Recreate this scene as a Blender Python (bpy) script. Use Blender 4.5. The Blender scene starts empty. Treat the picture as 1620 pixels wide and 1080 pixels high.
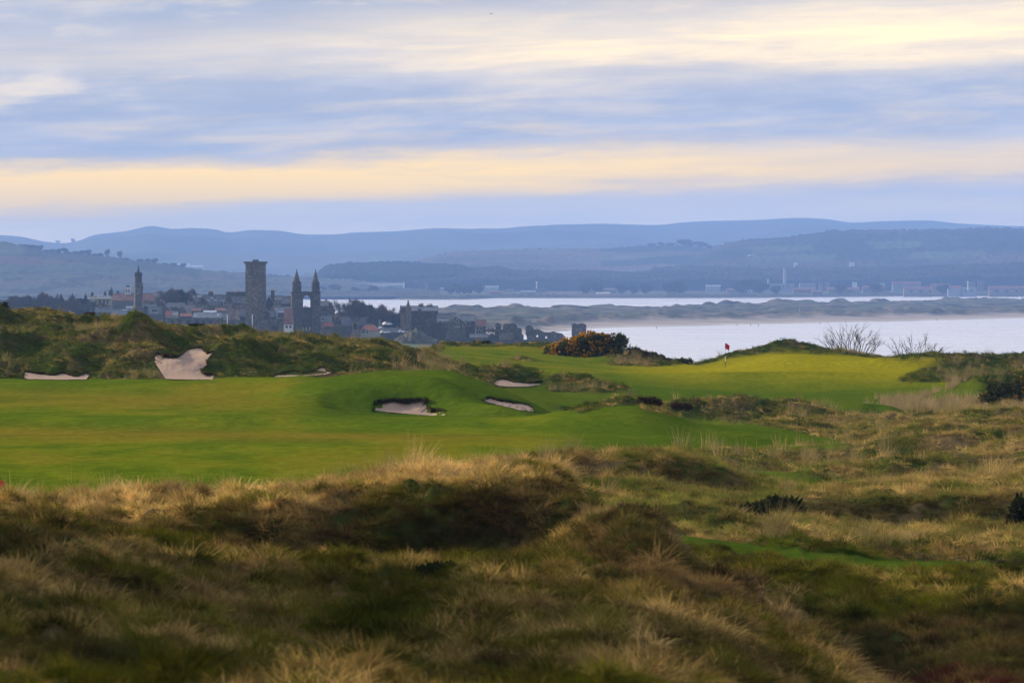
import bpy, bmesh, math, random
import numpy as np
from mathutils import Vector, geometry
SC = bpy.context.scene
COL = SC.collection
FP, CX, HY, HC = 9000.0, 810.0, 430.0, 36.0      # focal length in 1620-px units, view axis, horizon row, eye height above sea (m)

# ------------------------------------------------------------------ camera
cam = bpy.data.cameras.new('camera'); cam_o = bpy.data.objects.new('camera', cam); COL.objects.link(cam_o)
cam.sensor_width = 36; cam.lens = 200; cam.clip_start = 1; cam.clip_end = 90000
cam_o.location = (0, 0, HC); cam_o.rotation_euler = (math.radians(90) - math.atan(110 / FP), 0, 0)
cam.dof.use_dof = True; cam.dof.focus_distance = 420; cam.dof.aperture_fstop = 8
SC.camera = cam_o

# ------------------------------------------------------------------ world
SUN_EL, SUN_AZ = math.radians(21), math.radians(-62)     # azimuth measured from the view axis (+Y), negative = left
w = bpy.data.worlds.new('World'); SC.world = w; w.use_nodes = True
N, L = w.node_tree.nodes, w.node_tree.links
N.clear()
def nd(N, t, **k):
    n = N.new(t)
    for a, b in k.items(): setattr(n, a, b)
    return n
def mth(N, L, op, a, b=None, c=None, clamp=False):
    n = N.new('ShaderNodeMath'); n.operation = op; n.use_clamp = clamp
    for i, v in enumerate((a, b, c)):
        if v is None: continue
        if isinstance(v, (int, float)): n.inputs[i].default_value = v
        else: L.new(v, n.inputs[i])
    return n.outputs[0]
def mixc(N, L, f, a, b, mode='MIX'):
    n = N.new('ShaderNodeMix'); n.data_type = 'RGBA'; n.blend_type = mode
    for s, v in ((n.inputs[0], f), (n.inputs[6], a), (n.inputs[7], b)):
        if isinstance(v, (int, float)): s.default_value = v
        elif isinstance(v, tuple): s.default_value = (*v, 1)
        else: L.new(v, s)
    return n.outputs[2]
def ss(N, L, v, lo, hi, a=0.0, b=1.0):
    n = N.new('ShaderNodeMapRange'); n.interpolation_type = 'SMOOTHSTEP'
    n.inputs[1].default_value = lo; n.inputs[2].default_value = hi; n.inputs[3].default_value = a; n.inputs[4].default_value = b
    L.new(v, n.inputs[0]); return n.outputs[0]
def build_world():
    M = lambda *a, **k: mth(N, L, *a, **k)
    tc = nd(N, 'ShaderNodeTexCoord'); sep = nd(N, 'ShaderNodeSeparateXYZ'); L.new(tc.outputs['Generated'], sep.inputs[0])
    X, Y, Z = sep.outputs
    az = M('DIVIDE', M('ARCTAN2', X, Y), math.radians(1))        # degrees from view axis
    el = M('DIVIDE', M('ARCSINE', Z), math.radians(1))           # degrees above horizon
    # near the horizon the cloud sheet is seen edge on: long streaks; higher up it opens out
    elc = M('MAXIMUM', el, 0.0)
    cmb = nd(N, 'ShaderNodeCombineXYZ')
    L.new(M('MULTIPLY', az, 0.24), cmb.inputs[0]); L.new(M('ADD', M('MULTIPLY', elc, M('DIVIDE', 1.9, M('ADD', 1.0, M('MULTIPLY', elc, 0.12)))), M('MULTIPLY', az, -0.035)), cmb.inputs[1])
    def noise(scale, detail, rough, off):
        n = nd(N, 'ShaderNodeTexNoise'); n.inputs['Scale'].default_value = scale; n.inputs['Detail'].default_value = detail; n.inputs['Roughness'].default_value = rough
        mp = nd(N, 'ShaderNodeMapping'); mp.inputs['Location'].default_value = off; L.new(cmb.outputs[0], mp.inputs[0]); L.new(mp.outputs[0], n.inputs[0])
        return n.outputs[0]
    n1 = noise(1.0, 7, 0.55, (3.1, 7.7, 0)); n2 = noise(2.7, 6, 0.58, (9.3, 1.2, 4)); n3 = noise(0.55, 3, 0.45, (5.5, 2.1, 8))
    def wisps(off, sy, lo, hi):
        n = nd(N, 'ShaderNodeTexNoise'); n.inputs['Scale'].default_value = 1.6; n.inputs['Detail'].default_value = 8; n.inputs['Roughness'].default_value = .6; n.inputs['Distortion'].default_value = .4
        mp = nd(N, 'ShaderNodeMapping'); mp.inputs['Location'].default_value = off; mp.inputs['Scale'].default_value = (1, sy, 1); mp.inputs['Rotation'].default_value = (0, 0, .03); L.new(cmb.outputs[0], mp.inputs[0]); L.new(mp.outputs[0], n.inputs[0]); return ss(N, L, n.outputs[0], lo, hi)
    wp = wisps((2.2, 4.4, 3), 2.4, .34, .70); wp2 = wisps((7.2, 1.4, 6), 1.6, .42, .78)
    wob = M('MULTIPLY', M('SUBTRACT', n1, 0.5), 0.62)
    wob2 = M('MULTIPLY', M('SUBTRACT', n2, 0.5), 0.30)
    saz = M('MULTIPLY', M('SINE', M('MULTIPLY', az, math.radians(1) * 6)), 9.55)       # ~az near the axis, periodic all round
    e2 = M('ADD', M('ADD', elc, wob), wob2)
    # lower lit band: centre 0.80 deg at left of frame rising to 1.2 at right
    c1 = M('ADD', 0.985, M('MULTIPLY', saz, 0.036))
    b1 = M('POWER', 2.718, M('MULTIPLY', -1.0, M('POWER', M('DIVIDE', M('ABSOLUTE', M('SUBTRACT', e2, c1)), 0.225), 3.0)))
    b1 = M('MULTIPLY', b1, M('SUBTRACT', 0.95, M('MULTIPLY', saz, 0.075)))
    # upper lit band, broad, strongest right of centre
    c2 = M('ADD', 2.28, M('MULTIPLY', saz, 0.030))
    b2 = M('POWER', 2.718, M('MULTIPLY', -1.0, M('POWER', M('DIVIDE', M('ABSOLUTE', M('SUBTRACT', e2, c2)), 0.32), 2.0)))
    b2 = M('MULTIPLY', b2, ss(N, L, M('ADD', saz, M('MULTIPLY', M('SUBTRACT', n1, 0.5), 5.0)), -3.6, 1.0, 0.30, 1.0))
    b1 = M('MULTIPLY', b1, M('ADD', .80, M('MULTIPLY', wp, .28)), clamp=True); b2 = M('MULTIPLY', b2, M('ADD', .58, M('MULTIPLY', wp, .5)), clamp=True)
    # general streaks
    st = ss(N, L, n2, 0.40, 0.72); st3 = ss(N, L, n3, 0.38, 0.66)
    gen = M('MULTIPLY', st, M('MULTIPLY', st3, ss(N, L, el, 1.3, 2.0, 0.0, 0.75)))
    warm = M('MAXIMUM', M('MAXIMUM', b1, b2), M('MAXIMUM', gen, M('MULTIPLY', wp2, ss(N, L, el, .3, 1.6, .10, .42))), clamp=True)
    base = mixc(N, L, ss(N, L, el, 0.1, 1.1), (1.45, 1.15, 0.66), (0.335, 0.37, 0.45))
    base = mixc(N, L, ss(N, L, n2, 0.35, 0.75, 0.0, 0.5), base, (0.66, 0.62, 0.60))
    # open sky behind the cloud sheet
    sky = nd(N, 'ShaderNodeTexSky', sky_type='NISHITA', sun_disc=False, sun_elevation=SUN_EL, sun_rotation=SUN_AZ, altitude=30, air_density=1.0, dust_density=2.0, ozone_density=1.5)
    skl = mixc(N, L, 1.0, sky.outputs[0], (0.13, 0.13, 0.13), 'MULTIPLY')
    base = mixc(N, L, ss(N, L, el, 2.5, 25, 0.0, 0.45), base, skl)
    wcol = mixc(N, L, ss(N, L, el, 0.9, 2.0), (1.48, 0.91, 0.05), (1.22, 0.92, 0.47))
    col = mixc(N, L, warm, base, wcol)
    bg = nd(N, 'ShaderNodeBackground'); bg.inputs['Strength'].default_value = 1.25; L.new(mixc(N, L, 1.0, col, mixc(N, L, ss(N, L, el, 0, 50), (1, 1, 1), (1.2, 1.3, 1.55)), 'MULTIPLY'), bg.inputs[0])
    out = nd(N, 'ShaderNodeOutputWorld'); L.new(bg.outputs[0], out.inputs[0])
build_world()
sun = bpy.data.lights.new('sun', 'SUN'); sun.energy = 5.0; sun.angle = math.radians(1.5); sun.color = (1.0, 0.80, 0.55)
sun_o = bpy.data.objects.new('sun', sun); COL.objects.link(sun_o)
sd = Vector((math.sin(SUN_AZ) * math.cos(SUN_EL), math.cos(SUN_AZ) * math.cos(SUN_EL), math.sin(SUN_EL)))
sun_o.rotation_euler = sd.to_track_quat('Z', 'Y').to_euler()
vs = SC.view_settings; vs.view_transform = 'Standard'; vs.look = 'None'; vs.exposure = 0.12; vs.gamma = 1; vs.use_curve_mapping = False
SC.cycles.max_bounces = 4; SC.cycles.diffuse_bounces = 2; SC.cycles.glossy_bounces = 2; SC.cycles.transparent_max_bounces = 8
SC.cycles.volume_bounces = 3

# ------------------------------------------------------------------ helpers
def P(u, y, D):                       # reference picture position at distance D -> point of the place
    return ((u - CX) / FP * D, D, HC - (y - HY) / FP * D)
def tag(o, label=None, cat=None, group=None, kind=None):
    if label: o['label'] = label
    if cat: o['category'] = cat
    if group: o['group'] = group
    if kind: o['kind'] = kind
    return o
def empty(name, loc, label, cat, rz=0, group=None):
    o = bpy.data.objects.new(name, None); COL.objects.link(o); o.location = loc; o.rotation_euler = (0, 0, rz); o.empty_display_size = .1
    return tag(o, label, cat, group)
class MB:
    def __init__(s): s.v = []; s.f = []
    def quad(s, a, b, c, d): i = len(s.v); s.v += [a, b, c, d]; s.f.append((i, i + 1, i + 2, i + 3))
    def tri(s, a, b, c): i = len(s.v); s.v += [a, b, c]; s.f.append((i, i + 1, i + 2))
    def box(s, x0, x1, y0, y1, z0, z1, tx=0, ty=0):
        i = len(s.v)
        s.v += [(x0, y0, z0), (x1, y0, z0), (x1, y1, z0), (x0, y1, z0), (x0 + tx, y0 + ty, z1), (x1 - tx, y0 + ty, z1), (x1 - tx, y1 - ty, z1), (x0 + tx, y1 - ty, z1)]
        s.f += [tuple(i + k for k in q) for q in ((3, 2, 1, 0), (4, 5, 6, 7), (0, 1, 5, 4), (1, 2, 6, 5), (2, 3, 7, 6), (3, 0, 4, 7))]
        return s
    def tube(s, p, q, r0, r1, n=5):
        p, q = Vector(p), Vector(q); d = (q - p)
        if d.length < 1e-6: return s
        d.normalize(); a = d.orthogonal().normalized(); b = d.cross(a); i = len(s.v)
        for c, r in ((p, r0), (q, r1)):
            for k in range(n):
                t = 2 * math.pi * k / n; s.v.append(tuple(c + (a * math.cos(t) + b * math.sin(t)) * r))
        for k in range(n): s.f.append((i + k, i + (k + 1) % n, i + n + (k + 1) % n, i + n + k))
        s.f.append(tuple(i + n + k for k in range(n))); s.f.append(tuple(i + n - 1 - k for k in range(n)))
        return s
    def cyl(s, x, y, z0, z1, r0, r1=None, n=8):
        if r1 is None: r1 = r0
        i = len(s.v)
        for z, r in ((z0, r0), (z1, r1)):
            for k in range(n):
                t = 2 * math.pi * (k + .5) / n; s.v.append((x + r * math.cos(t), y + r * math.sin(t), z))
        for k in range(n): s.f.append((i + k, i + (k + 1) % n, i + n + (k + 1) % n, i + n + k))
        s.f.append(tuple(i + n + k for k in range(n))); s.f.append(tuple(i + n - 1 - k for k in range(n)))
        return s
    def slab(s, loops, y0, y1):       # outline (with holes) in x/z, given thickness along y
        vl = [[Vector((x, 0, z)) for x, z in lp] for lp in loops]
        flat = [p for lp in loops for p in lp]
        tris = geometry.tessellate_polygon(vl); i = len(s.v); n = len(flat)
        s.v += [(x, y0, z) for x, z in flat] + [(x, y1, z) for x, z in flat]
        for a, b, c in tris: s.f.append((i + a, i + b, i + c)); s.f.append((i + n + c, i + n + b, i + n + a))
        k = 0
        for lp in loops:
            m = len(lp)
            for j in range(m): a, b = k + j, k + (j + 1) % m; s.f.append((i + a, i + b, i + n + b, i + n + a))
            k += m
        return s
    def build(s, name, mat, parent=None, smooth=False, fix=True):
        me = bpy.data.meshes.new(name); me.from_pydata(s.v, [], s.f)
        if fix:
            bm = bmesh.new(); bm.from_mesh(me); bmesh.ops.remove_doubles(bm, verts=bm.verts, dist=1e-4); bmesh.ops.recalc_face_normals(bm, faces=bm.faces); bm.to_mesh(me); bm.free()
        me.materials.append(mat)
        if smooth: me.polygons.foreach_set('use_smooth', [True] * len(me.polygons))
        o = bpy.data.objects.new(name, me); COL.objects.link(o)
        if parent: o.parent = parent
        return o
def copy_tree(o, parent=None):
    c = o.copy(); COL.objects.link(c); c.parent = parent
    for ch in list(o.children): copy_tree(ch, c)
    return c
def fast_mesh(name, V, F, mat, smooth=True):
    me = bpy.data.meshes.new(name); V = np.asarray(V, np.float32); F = np.asarray(F, np.int32)
    me.vertices.add(len(V)); me.vertices.foreach_set('co', V.ravel())
    k = F.shape[1]; me.loops.add(F.size); me.loops.foreach_set('vertex_index', F.ravel())
    me.polygons.add(len(F)); me.polygons.foreach_set('loop_start', np.arange(len(F), dtype=np.int32) * k)
    me.polygons.foreach_set('loop_total', np.full(len(F), k, np.int32)) if hasattr(me.polygons[0], 'loop_total') and False else None
    me.update(calc_edges=True); me.validate()
    me.materials.append(mat)
    me.polygons.foreach_set('use_smooth', np.full(len(F), smooth, dtype=bool))
    o = bpy.data.objects.new(name, me); COL.objects.link(o)
    return o
def vcol(o, name, C):
    a = o.data.attributes.new(name, 'FLOAT_COLOR', 'POINT')
    C = np.concatenate([C, np.ones((len(C), 1))], 1).astype(np.float32); a.data.foreach_set('color', C.ravel())
# numpy noise
_rg = np.random.RandomState(7); _G = _rg.rand(256, 256) * 2 * np.pi; _GX, _GY = np.cos(_G), np.sin(_G)
def pn(x, y, seed=0):
    x = np.asarray(x, float) + seed * 17.31; y = np.asarray(y, float) + seed * 5.77
    xi = np.floor(x).astype(int); yi = np.floor(y).astype(int); fx = x - xi; fy = y - yi
    sx = fx * fx * fx * (fx * (fx * 6 - 15) + 10); sy = fy * fy * fy * (fy * (fy * 6 - 15) + 10)
    def g(i, j, dx, dy): a, b = (xi + i) & 255, (yi + j) & 255; return _GX[a, b] * dx + _GY[a, b] * dy
    n0 = g(0, 0, fx, fy) * (1 - sx) + g(1, 0, fx - 1, fy) * sx; n1 = g(0, 1, fx, fy - 1) * (1 - sx) + g(1, 1, fx - 1, fy - 1) * sx
    return (n0 * (1 - sy) + n1 * sy) * 1.5
def fbm(x, y, o=4, seed=0, g=0.5):
    s = 0; a = 1; t = 0
    for k in range(o): s = s + a * pn(x * 2 ** k, y * 2 ** k, seed + k * 3); t += a; a *= g
    return s / t
def sm(x, a, b): t = np.clip((x - a) / (b - a), 0, 1); return t * t * (3 - 2 * t)
def pchip(xk, yk, x):                 # monotone cubic along axis 0; yk (n) or (n,m)
    xk = np.asarray(xk, float); yk = np.asarray(yk, float); h = np.diff(xk); sh = (-1,) + (1,) * (yk.ndim - 1); H = h.reshape(sh)
    d = np.diff(yk, axis=0) / H; m = np.zeros_like(yk); m[0] = d[0]; m[-1] = d[-1]
    a, b = d[:-1], d[1:]; w1 = 2 * H[1:] + H[:-1]; w2 = H[1:] + 2 * H[:-1]
    with np.errstate(all='ignore'): hm = (w1 + w2) / (w1 / a + w2 / b)
    m[1:-1] = np.where(a * b > 0, hm, 0)
    x = np.clip(x, xk[0], xk[-1]); i = np.clip(np.searchsorted(xk, x, 'right') - 1, 0, len(xk) - 2)
    sh2 = (-1,) + (1,) * (yk.ndim - 1); hh = h[i].reshape(sh2); t = ((x - xk[i]) / h[i]).reshape(sh2)
    return (2 * t ** 3 - 3 * t ** 2 + 1) * yk[i] + (t ** 3 - 2 * t ** 2 + t) * hh * m[i] + (-2 * t ** 3 + 3 * t ** 2) * yk[i + 1] + (t ** 3 - t ** 2) * hh * m[i + 1]
def inpoly(u, y, poly):
    u = np.asarray(u); y = np.asarray(y); r = np.zeros(u.shape, bool); n = len(poly)
    for i in range(n):
        (x1, y1), (x2, y2) = poly[i], poly[(i + 1) % n]
        if y1 == y2: continue
        c = ((y1 > y) != (y2 > y)) & (u < (x2 - x1) * (y - y1) / (y2 - y1) + x1); r ^= c
    return r

# ------------------------------------------------------------------ materials
def mat(name, col=(.5, .5, .5), rough=.9, var=0.0, scale=1.0, col2=None, bump=0.0, bscale=None, attr=None, fine=0.0, spec=.3, metal=0, detail=4, vor=None, emit=None):
    m = bpy.data.materials.new(name); m.use_nodes = True; N, L = m.node_tree.nodes, m.node_tree.links; b = N['Principled BSDF']
    b.inputs['Roughness'].default_value = rough; b.inputs['Specular IOR Level'].default_value = spec; b.inputs['Metallic'].default_value = metal
    geo = N.new('ShaderNodeNewGeometry'); obn = N.new('ShaderNodeTexCoord')
    pos = geo.outputs['Position'] if attr else obn.outputs['Object']
    if attr: a = N.new('ShaderNodeAttribute'); a.attribute_name = attr; c = a.outputs['Color']
    else: rgb = N.new('ShaderNodeRGB'); rgb.outputs[0].default_value = (*col, 1); c = rgb.outputs[0]
    if col2 or var or fine:
        n = N.new('ShaderNodeTexNoise'); n.inputs['Scale'].default_value = scale; n.inputs['Detail'].default_value = detail; L.new(pos, n.inputs[0])
        if col2: c = mixc(N, L, ss(N, L, n.outputs[0], .38, .62), c, col2)
        if var: c = mixc(N, L, 1.0, c, mixc(N, L, ss(N, L, n.outputs[0], .25, .75), (1 - var,) * 3, (1 + var,) * 3), 'MULTIPLY')
    if vor:                            # masonry blotches: scale, strength
        v = N.new('ShaderNodeTexVoronoi'); v.inputs['Scale'].default_value = vor[0]; L.new(pos, v.inputs[0])
        c = mixc(N, L, 1.0, c, mixc(N, L, v.outputs['Color'], (1 - vor[1],) * 3, (1 + vor[1],) * 3), 'MULTIPLY')
        s_ = N.new('ShaderNodeSeparateColor'); L.new(v.outputs['Color'], s_.inputs[0])
        c = mixc(N, L, ss(N, L, s_.outputs[0], .55, .95, 0, vor[1]), c, vor[2] if len(vor) > 2 else (.42, .36, .27))
    L.new(c, b.inputs['Base Color'])
    if bump:
        n = N.new('ShaderNodeTexNoise'); n.inputs['Scale'].default_value = bscale or scale * 3; n.inputs['Detail'].default_value = 5; L.new(pos, n.inputs[0])
        bp = N.new('ShaderNodeBump'); bp.inputs['Strength'].default_value = 1; bp.inputs['Distance'].default_value = bump; L.new(n.outputs[0], bp.inputs['Height']); L.new(bp.outputs[0], b.inputs['Normal'])
    return m

# ------------------------------------------------------------------ sea, haze, land
def build_haze():
    mb = MB(); mb.box(-9100, 9100, -60, 26500, -9, 280)
    m = bpy.data.materials.new('air'); m.use_nodes = True; N = m.node_tree.nodes; L = m.node_tree.links
    N.remove(N['Principled BSDF']); v = N.new('ShaderNodeVolumePrincipled'); L.new(v.outputs[0], N['Material Output'].inputs['Volume'])
    v.inputs['Color'].default_value = (0.27, 0.485, 1.0, 1); v.inputs['Density'].default_value = 6.4e-5; v.inputs['Anisotropy'].default_value = 0.2
    o = mb.build('haze', m); tag(o, kind='stuff')
build_haze()
m_water = mat('sea_water', (.10, .13, .17), rough=.22, spec=.5, bump=.0)
def water_mat():
    N, L = m_water.node_tree.nodes, m_water.node_tree.links; b = N['Principled BSDF']; b.inputs['IOR'].default_value = 1.5
    g = N.new('ShaderNodeNewGeometry'); mp = N.new('ShaderNodeMapping'); mp.inputs['Scale'].default_value = (.012, .05, 1); L.new(g.outputs['Position'], mp.inputs[0])
    n = N.new('ShaderNodeTexNoise'); n.inputs['Scale'].default_value = 1; n.inputs['Detail'].default_value = 6; L.new(mp.outputs[0], n.inputs[0])
    L.new(ss(N, L, n.outputs[0], .3, .7, .12, .34), b.inputs['Roughness'])
    c = mixc(N, L, ss(N, L, n.outputs[0], .35, .65), (.62, .62, .65), (.66, .66, .69)); L.new(c, b.inputs['Base Color'])
    bp = N.new('ShaderNodeBump'); bp.inputs['Distance'].default_value = .08; bp.inputs['Strength'].default_value = .4
    L.new(n.outputs[0], bp.inputs['Height']); L.new(bp.outputs[0], b.inputs['Normal'])
water_mat()
mb = MB(); mb.quad((-9000, -50, 0), (9000, -50, 0), (9000, 26400, 0), (-9000, 26400, 0)); tag(mb.build('sea', m_water, fix=False), kind='structure')

def strip(name, us, ds, zf, cf, m, kind='structure', smooth=True):
    U, D = np.meshgrid(us, ds); x = (U - CX) / FP * D; z = zf(U, D); Y = HY + (HC - z) / D * FP
    V = np.stack([x, D, z], -1).reshape(-1, 3); nu, nv = len(us), len(ds)
    i = (np.arange(nv - 1)[:, None] * nu + np.arange(nu - 1)[None]).ravel(); F = np.stack([i, i + 1, i + nu + 1, i + nu], 1)
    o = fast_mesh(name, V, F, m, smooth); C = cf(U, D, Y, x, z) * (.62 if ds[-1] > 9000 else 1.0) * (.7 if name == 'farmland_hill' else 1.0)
    vcol(o, 'albedo', np.clip(C.reshape(-1, 3), 0, 1)); tag(o, kind=kind); return o
def ramp(t, cols):                     # t 0..1 -> colours
    xs = [c[0] for c in cols]; return np.stack([np.interp(t, xs, [c[1][k] for c in cols]) for k in range(3)], -1)
def mixa(a, b, t): return a * (1 - t[..., None]) + np.asarray(b) * t[..., None]
def line(pts): xs, ys = zip(*pts); return lambda u: pchip(xs, np.array(ys, float), np.asarray(u, float).ravel()).reshape(np.shape(u))

m_land = mat('far_land', attr='albedo', rough=1, var=.22, scale=.02, spec=.1)
m_wood = mat('woodland', attr='albedo', rough=1, var=.35, scale=.03, spec=.05, detail=6)
UF = np.arange(-260, 1890, 4.0)

# far range
r1 = line([(-300, 368), (0, 372), (30, 374), (70, 382), (100, 385), (125, 381), (150, 372), (200, 366), (240, 359), (275, 364), (300, 363), (340, 366), (362, 370), (400, 366), (440, 367), (490, 372), (530, 371), (560, 368), (620, 366), (660, 363), (690, 361), (740, 362), (780, 363), (840, 358), (900, 356), (960, 355), (1040, 357), (1080, 354), (1130, 351), (1190, 349), (1260, 345), (1300, 346), (1350, 352), (1400, 350), (1460, 349), (1520, 354), (1620, 358), (1900, 362)])
def hill(name, rl, Dn, Df, y0, cf, m, n=60, rough=0.0, fold=.10, p=1.15, seed=1, step=4.0, back=3, u0=-260, u1=1890):
    us = np.arange(u0, u1, step); ds = np.concatenate([np.linspace(Dn, Df, n), Df + (Df - Dn) * np.linspace(.05, .35, back)])
    def zf(U, D):
        zr = HC - (rl(U) - HY) / FP * Df; zb = HC - (y0 - HY) / FP * Dn if y0 else 4.0
        t = np.clip((D - Dn) / (Df - Dn), 0, 1); x = (U - CX) / FP * D
        z = zb + (zr - zb) * ((1 - (1 - t) ** p) if p > 1 else t ** (1 / p))
        hh = np.abs(zr - zb)
        f = fbm(x / (Df * .035), D / (Df * .06), 5, seed); z = z + hh * fold * f * np.sin(np.pi * np.clip(t, 0, 1)) * 2
        if rough: z = z + rough * np.abs(fbm(x / (Df * .0011), D / (Df * .004), 3, seed + 9)) * 2 * sm(t, .0, .2)
        return z - (HC * 0 + (zr - zb)) * np.clip((D - Df) / (Df - Dn), 0, 1) * 1.2
    return strip(name, us, ds, zf, cf, m)
def c_far(U, D, Y, x, z):
    n = fbm(x / 600, D / 1500, 4, 3); return ramp(sm(n, -.3, .3), [(0, (.09, .085, .06)), (.6, (.12, .13, .07)), (1, (.15, .12, .08))])
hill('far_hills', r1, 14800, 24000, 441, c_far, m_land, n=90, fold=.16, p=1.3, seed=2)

# middle hills, right
r2 = line([(560, 432), (600, 425), (640, 418), (680, 408), (720, 401), (760, 398), (800, 396), (870, 395), (920, 394.5), (960, 394), (1010, 391), (1060, 389), (1100, 392), (1160, 396), (1240, 404), (1400, 415), (1900, 425)])
def c_mid(U, D, Y, x, z):
    n = fbm(x / 500, D / 1100, 4, 5); C = ramp(sm(n, -.25, .3), [(0, (.055, .06, .04)), (.5, (.13, .09, .065)), (1, (.11, .13, .06))])
    f = np.floor(x / 260 + 2 * pn(x / 900, D / 900, 4)) + np.floor(D / 420) * 7; h = (np.sin(f * 12.9898) * 43758.5) % 1
    C = mixa(C, (.13, .16, .07), (h > .62) * (Y > 404) * .8); C = mixa(C, (.15, .095, .07), (h < .3) * (Y > 396) * .6)
    wd = sm(fbm(x / 320, D / 700, 3, 8), .02, .12) * (U > 950); return mixa(C, (.02, .027, .018), wd)
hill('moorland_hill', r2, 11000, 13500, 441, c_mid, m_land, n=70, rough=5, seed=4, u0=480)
r3 = line([(1000, 426), (1080, 412), (1110, 402), (1140, 389), (1180, 382), (1240, 377), (1300, 370), (1340, 366), (1400, 366), (1500, 365), (1560, 363), (1620, 364), (1900, 372)])
def c_mid2(U, D, Y, x, z):
    n = fbm(x / 400, D / 900, 4, 15); C = ramp(sm(n, -.2, .3), [(0, (.018, .024, .018)), (.6, (.045, .045, .032)), (1, (.075, .06, .04))])
    for pl, c in (([(1370, 382), (1460, 381), (1455, 392), (1380, 394)], (.11, .15, .07)), ([(1440, 399), (1550, 396), (1570, 404), (1500, 412), (1430, 408)], (.12, .15, .07)), ([(1180, 390), (1280, 386), (1290, 396), (1190, 402)], (.10, .12, .06)), ([(1540, 405), (1700, 398), (1700, 416), (1520, 418)], (.13, .09, .06)), ([(1180, 404), (1320, 402), (1330, 412), (1190, 414)], (.10, .13, .06))):
        C = mixa(C, c, inpoly(U + 6 * pn(U / 20, Y / 5, 3), Y + 1.5 * pn(U / 25, Y / 9, 6), pl) * .85)
    return C
hill('wooded_hill', r3, 10300, 12800, 441, c_mid2, m_land, n=80, rough=7, seed=6, u0=960, p=1.25)
# left hill
r4 = line([(-300, 372), (0, 383), (20, 386), (45, 392), (70, 398), (100, 401), (140, 404), (180, 408), (210, 413), (250, 418), (300, 425), (330, 430), (370, 432), (430, 436), (560, 445), (700, 462), (1000, 470)])
def c_left(U, D, Y, x, z):
    C = np.zeros(U.shape + (3,)) + (.10, .105, .06)
    yy = Y + 2.2 * pn(U / 90, Y / 30, 2) + (U - 100) * .028
    for a, b, c in ((386, 400, (.12, .15, .07)), (400, 406, (.05, .06, .04)), (403, 417, (.17, .09, .07)), (417, 428, (.085, .13, .065)), (428, 431, (.05, .06, .04)), (431, 441, (.09, .125, .07)), (441, 448, (.15, .11, .08)), (448, 470, (.13, .14, .085))):
        C = mixa(C, c, sm(yy, a - 1, a + 1) * (1 - sm(yy, b - 1, b + 1)))
    top = r4(U); wd = (Y < top + 12 + 3 * pn(U / 30, Y / 9, 5)) & (U > 40) & (U < 320); C = mixa(C, (.035, .04, .03), wd * .9)
    C = mixa(C, (.04, .045, .032), (fbm(x / 60, D / 260, 3, 9) > .13) * (Y > 432)); return C
hill('farmland_hill', r4, 7400, 9400, None, c_left, m_land, n=100, rough=4, seed=8, u1=700, p=.8)
# forest across the flats: conifer and bare broadleaf woods
def wood(name, pts, D0, depth, base, seed, jag=1.0, u0=None, u1=None, cc=((.012, .020, .014), (.035, .032, .025))):
    rl = line(pts); us = np.arange(u0 or pts[0][0], u1 or pts[-1][0], 1.6); ds = D0 + np.concatenate([[0, 1], np.arange(14, 801, 14)]) / 800 * depth
    def zf(U, D):
        x = (U - CX) / FP * D; t = (D - D0) / depth; zt = HC - (rl(U) - HY) / FP * D; h = base + (zt - base) * np.clip(.42 + .58 * t ** .6, 0, 1)
        h = h + jag * (4 * np.abs(pn(x / 11, D / 22, seed)) + 2.2 * pn(x / 6, D / 15, seed + 2) + 6 * fbm(x / 90, D / 130, 3, seed + 4)) * np.where(t > .002, 1, .3)
        return np.where(t <= .0001, base, h)
    return strip(name, us, ds, zf, lambda U, D, Y, x, z: ramp(sm(fbm(x / 90, D / 90, 4, seed + 5), -.3, .3), [(0, cc[0]), (1, cc[1])]), m_wood, kind='stuff')
wood('conifer_wood', [(488, 452), (500, 436), (520, 421), (560, 417.5), (600, 417), (690, 417), (725, 419), (742, 424), (762, 431), (785, 452)], 9450, 600, 12, 11, cc=((.009, .018, .014), (.02, .027, .02)))
wood('forest_belt', [(540, 460), (560, 446), (640, 438), (700, 431), (750, 427), (785, 423), (820, 428), (860, 429), (1000, 430), (1100, 428), (1200, 427), (1350, 427), (1450, 424), (1540, 419), (1620, 417), (1900, 415)], 9300, 900, 9, 13, cc=((.012, .018, .013), (.05, .04, .03)))
wood('distant_plantation', [(1000, 440), (1040, 424), (1150, 423), (1350, 424), (1500, 420), (1900, 412)], 10000, 600, 12, 15, cc=((.03, .045, .03), (.06, .06, .045)))

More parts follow.
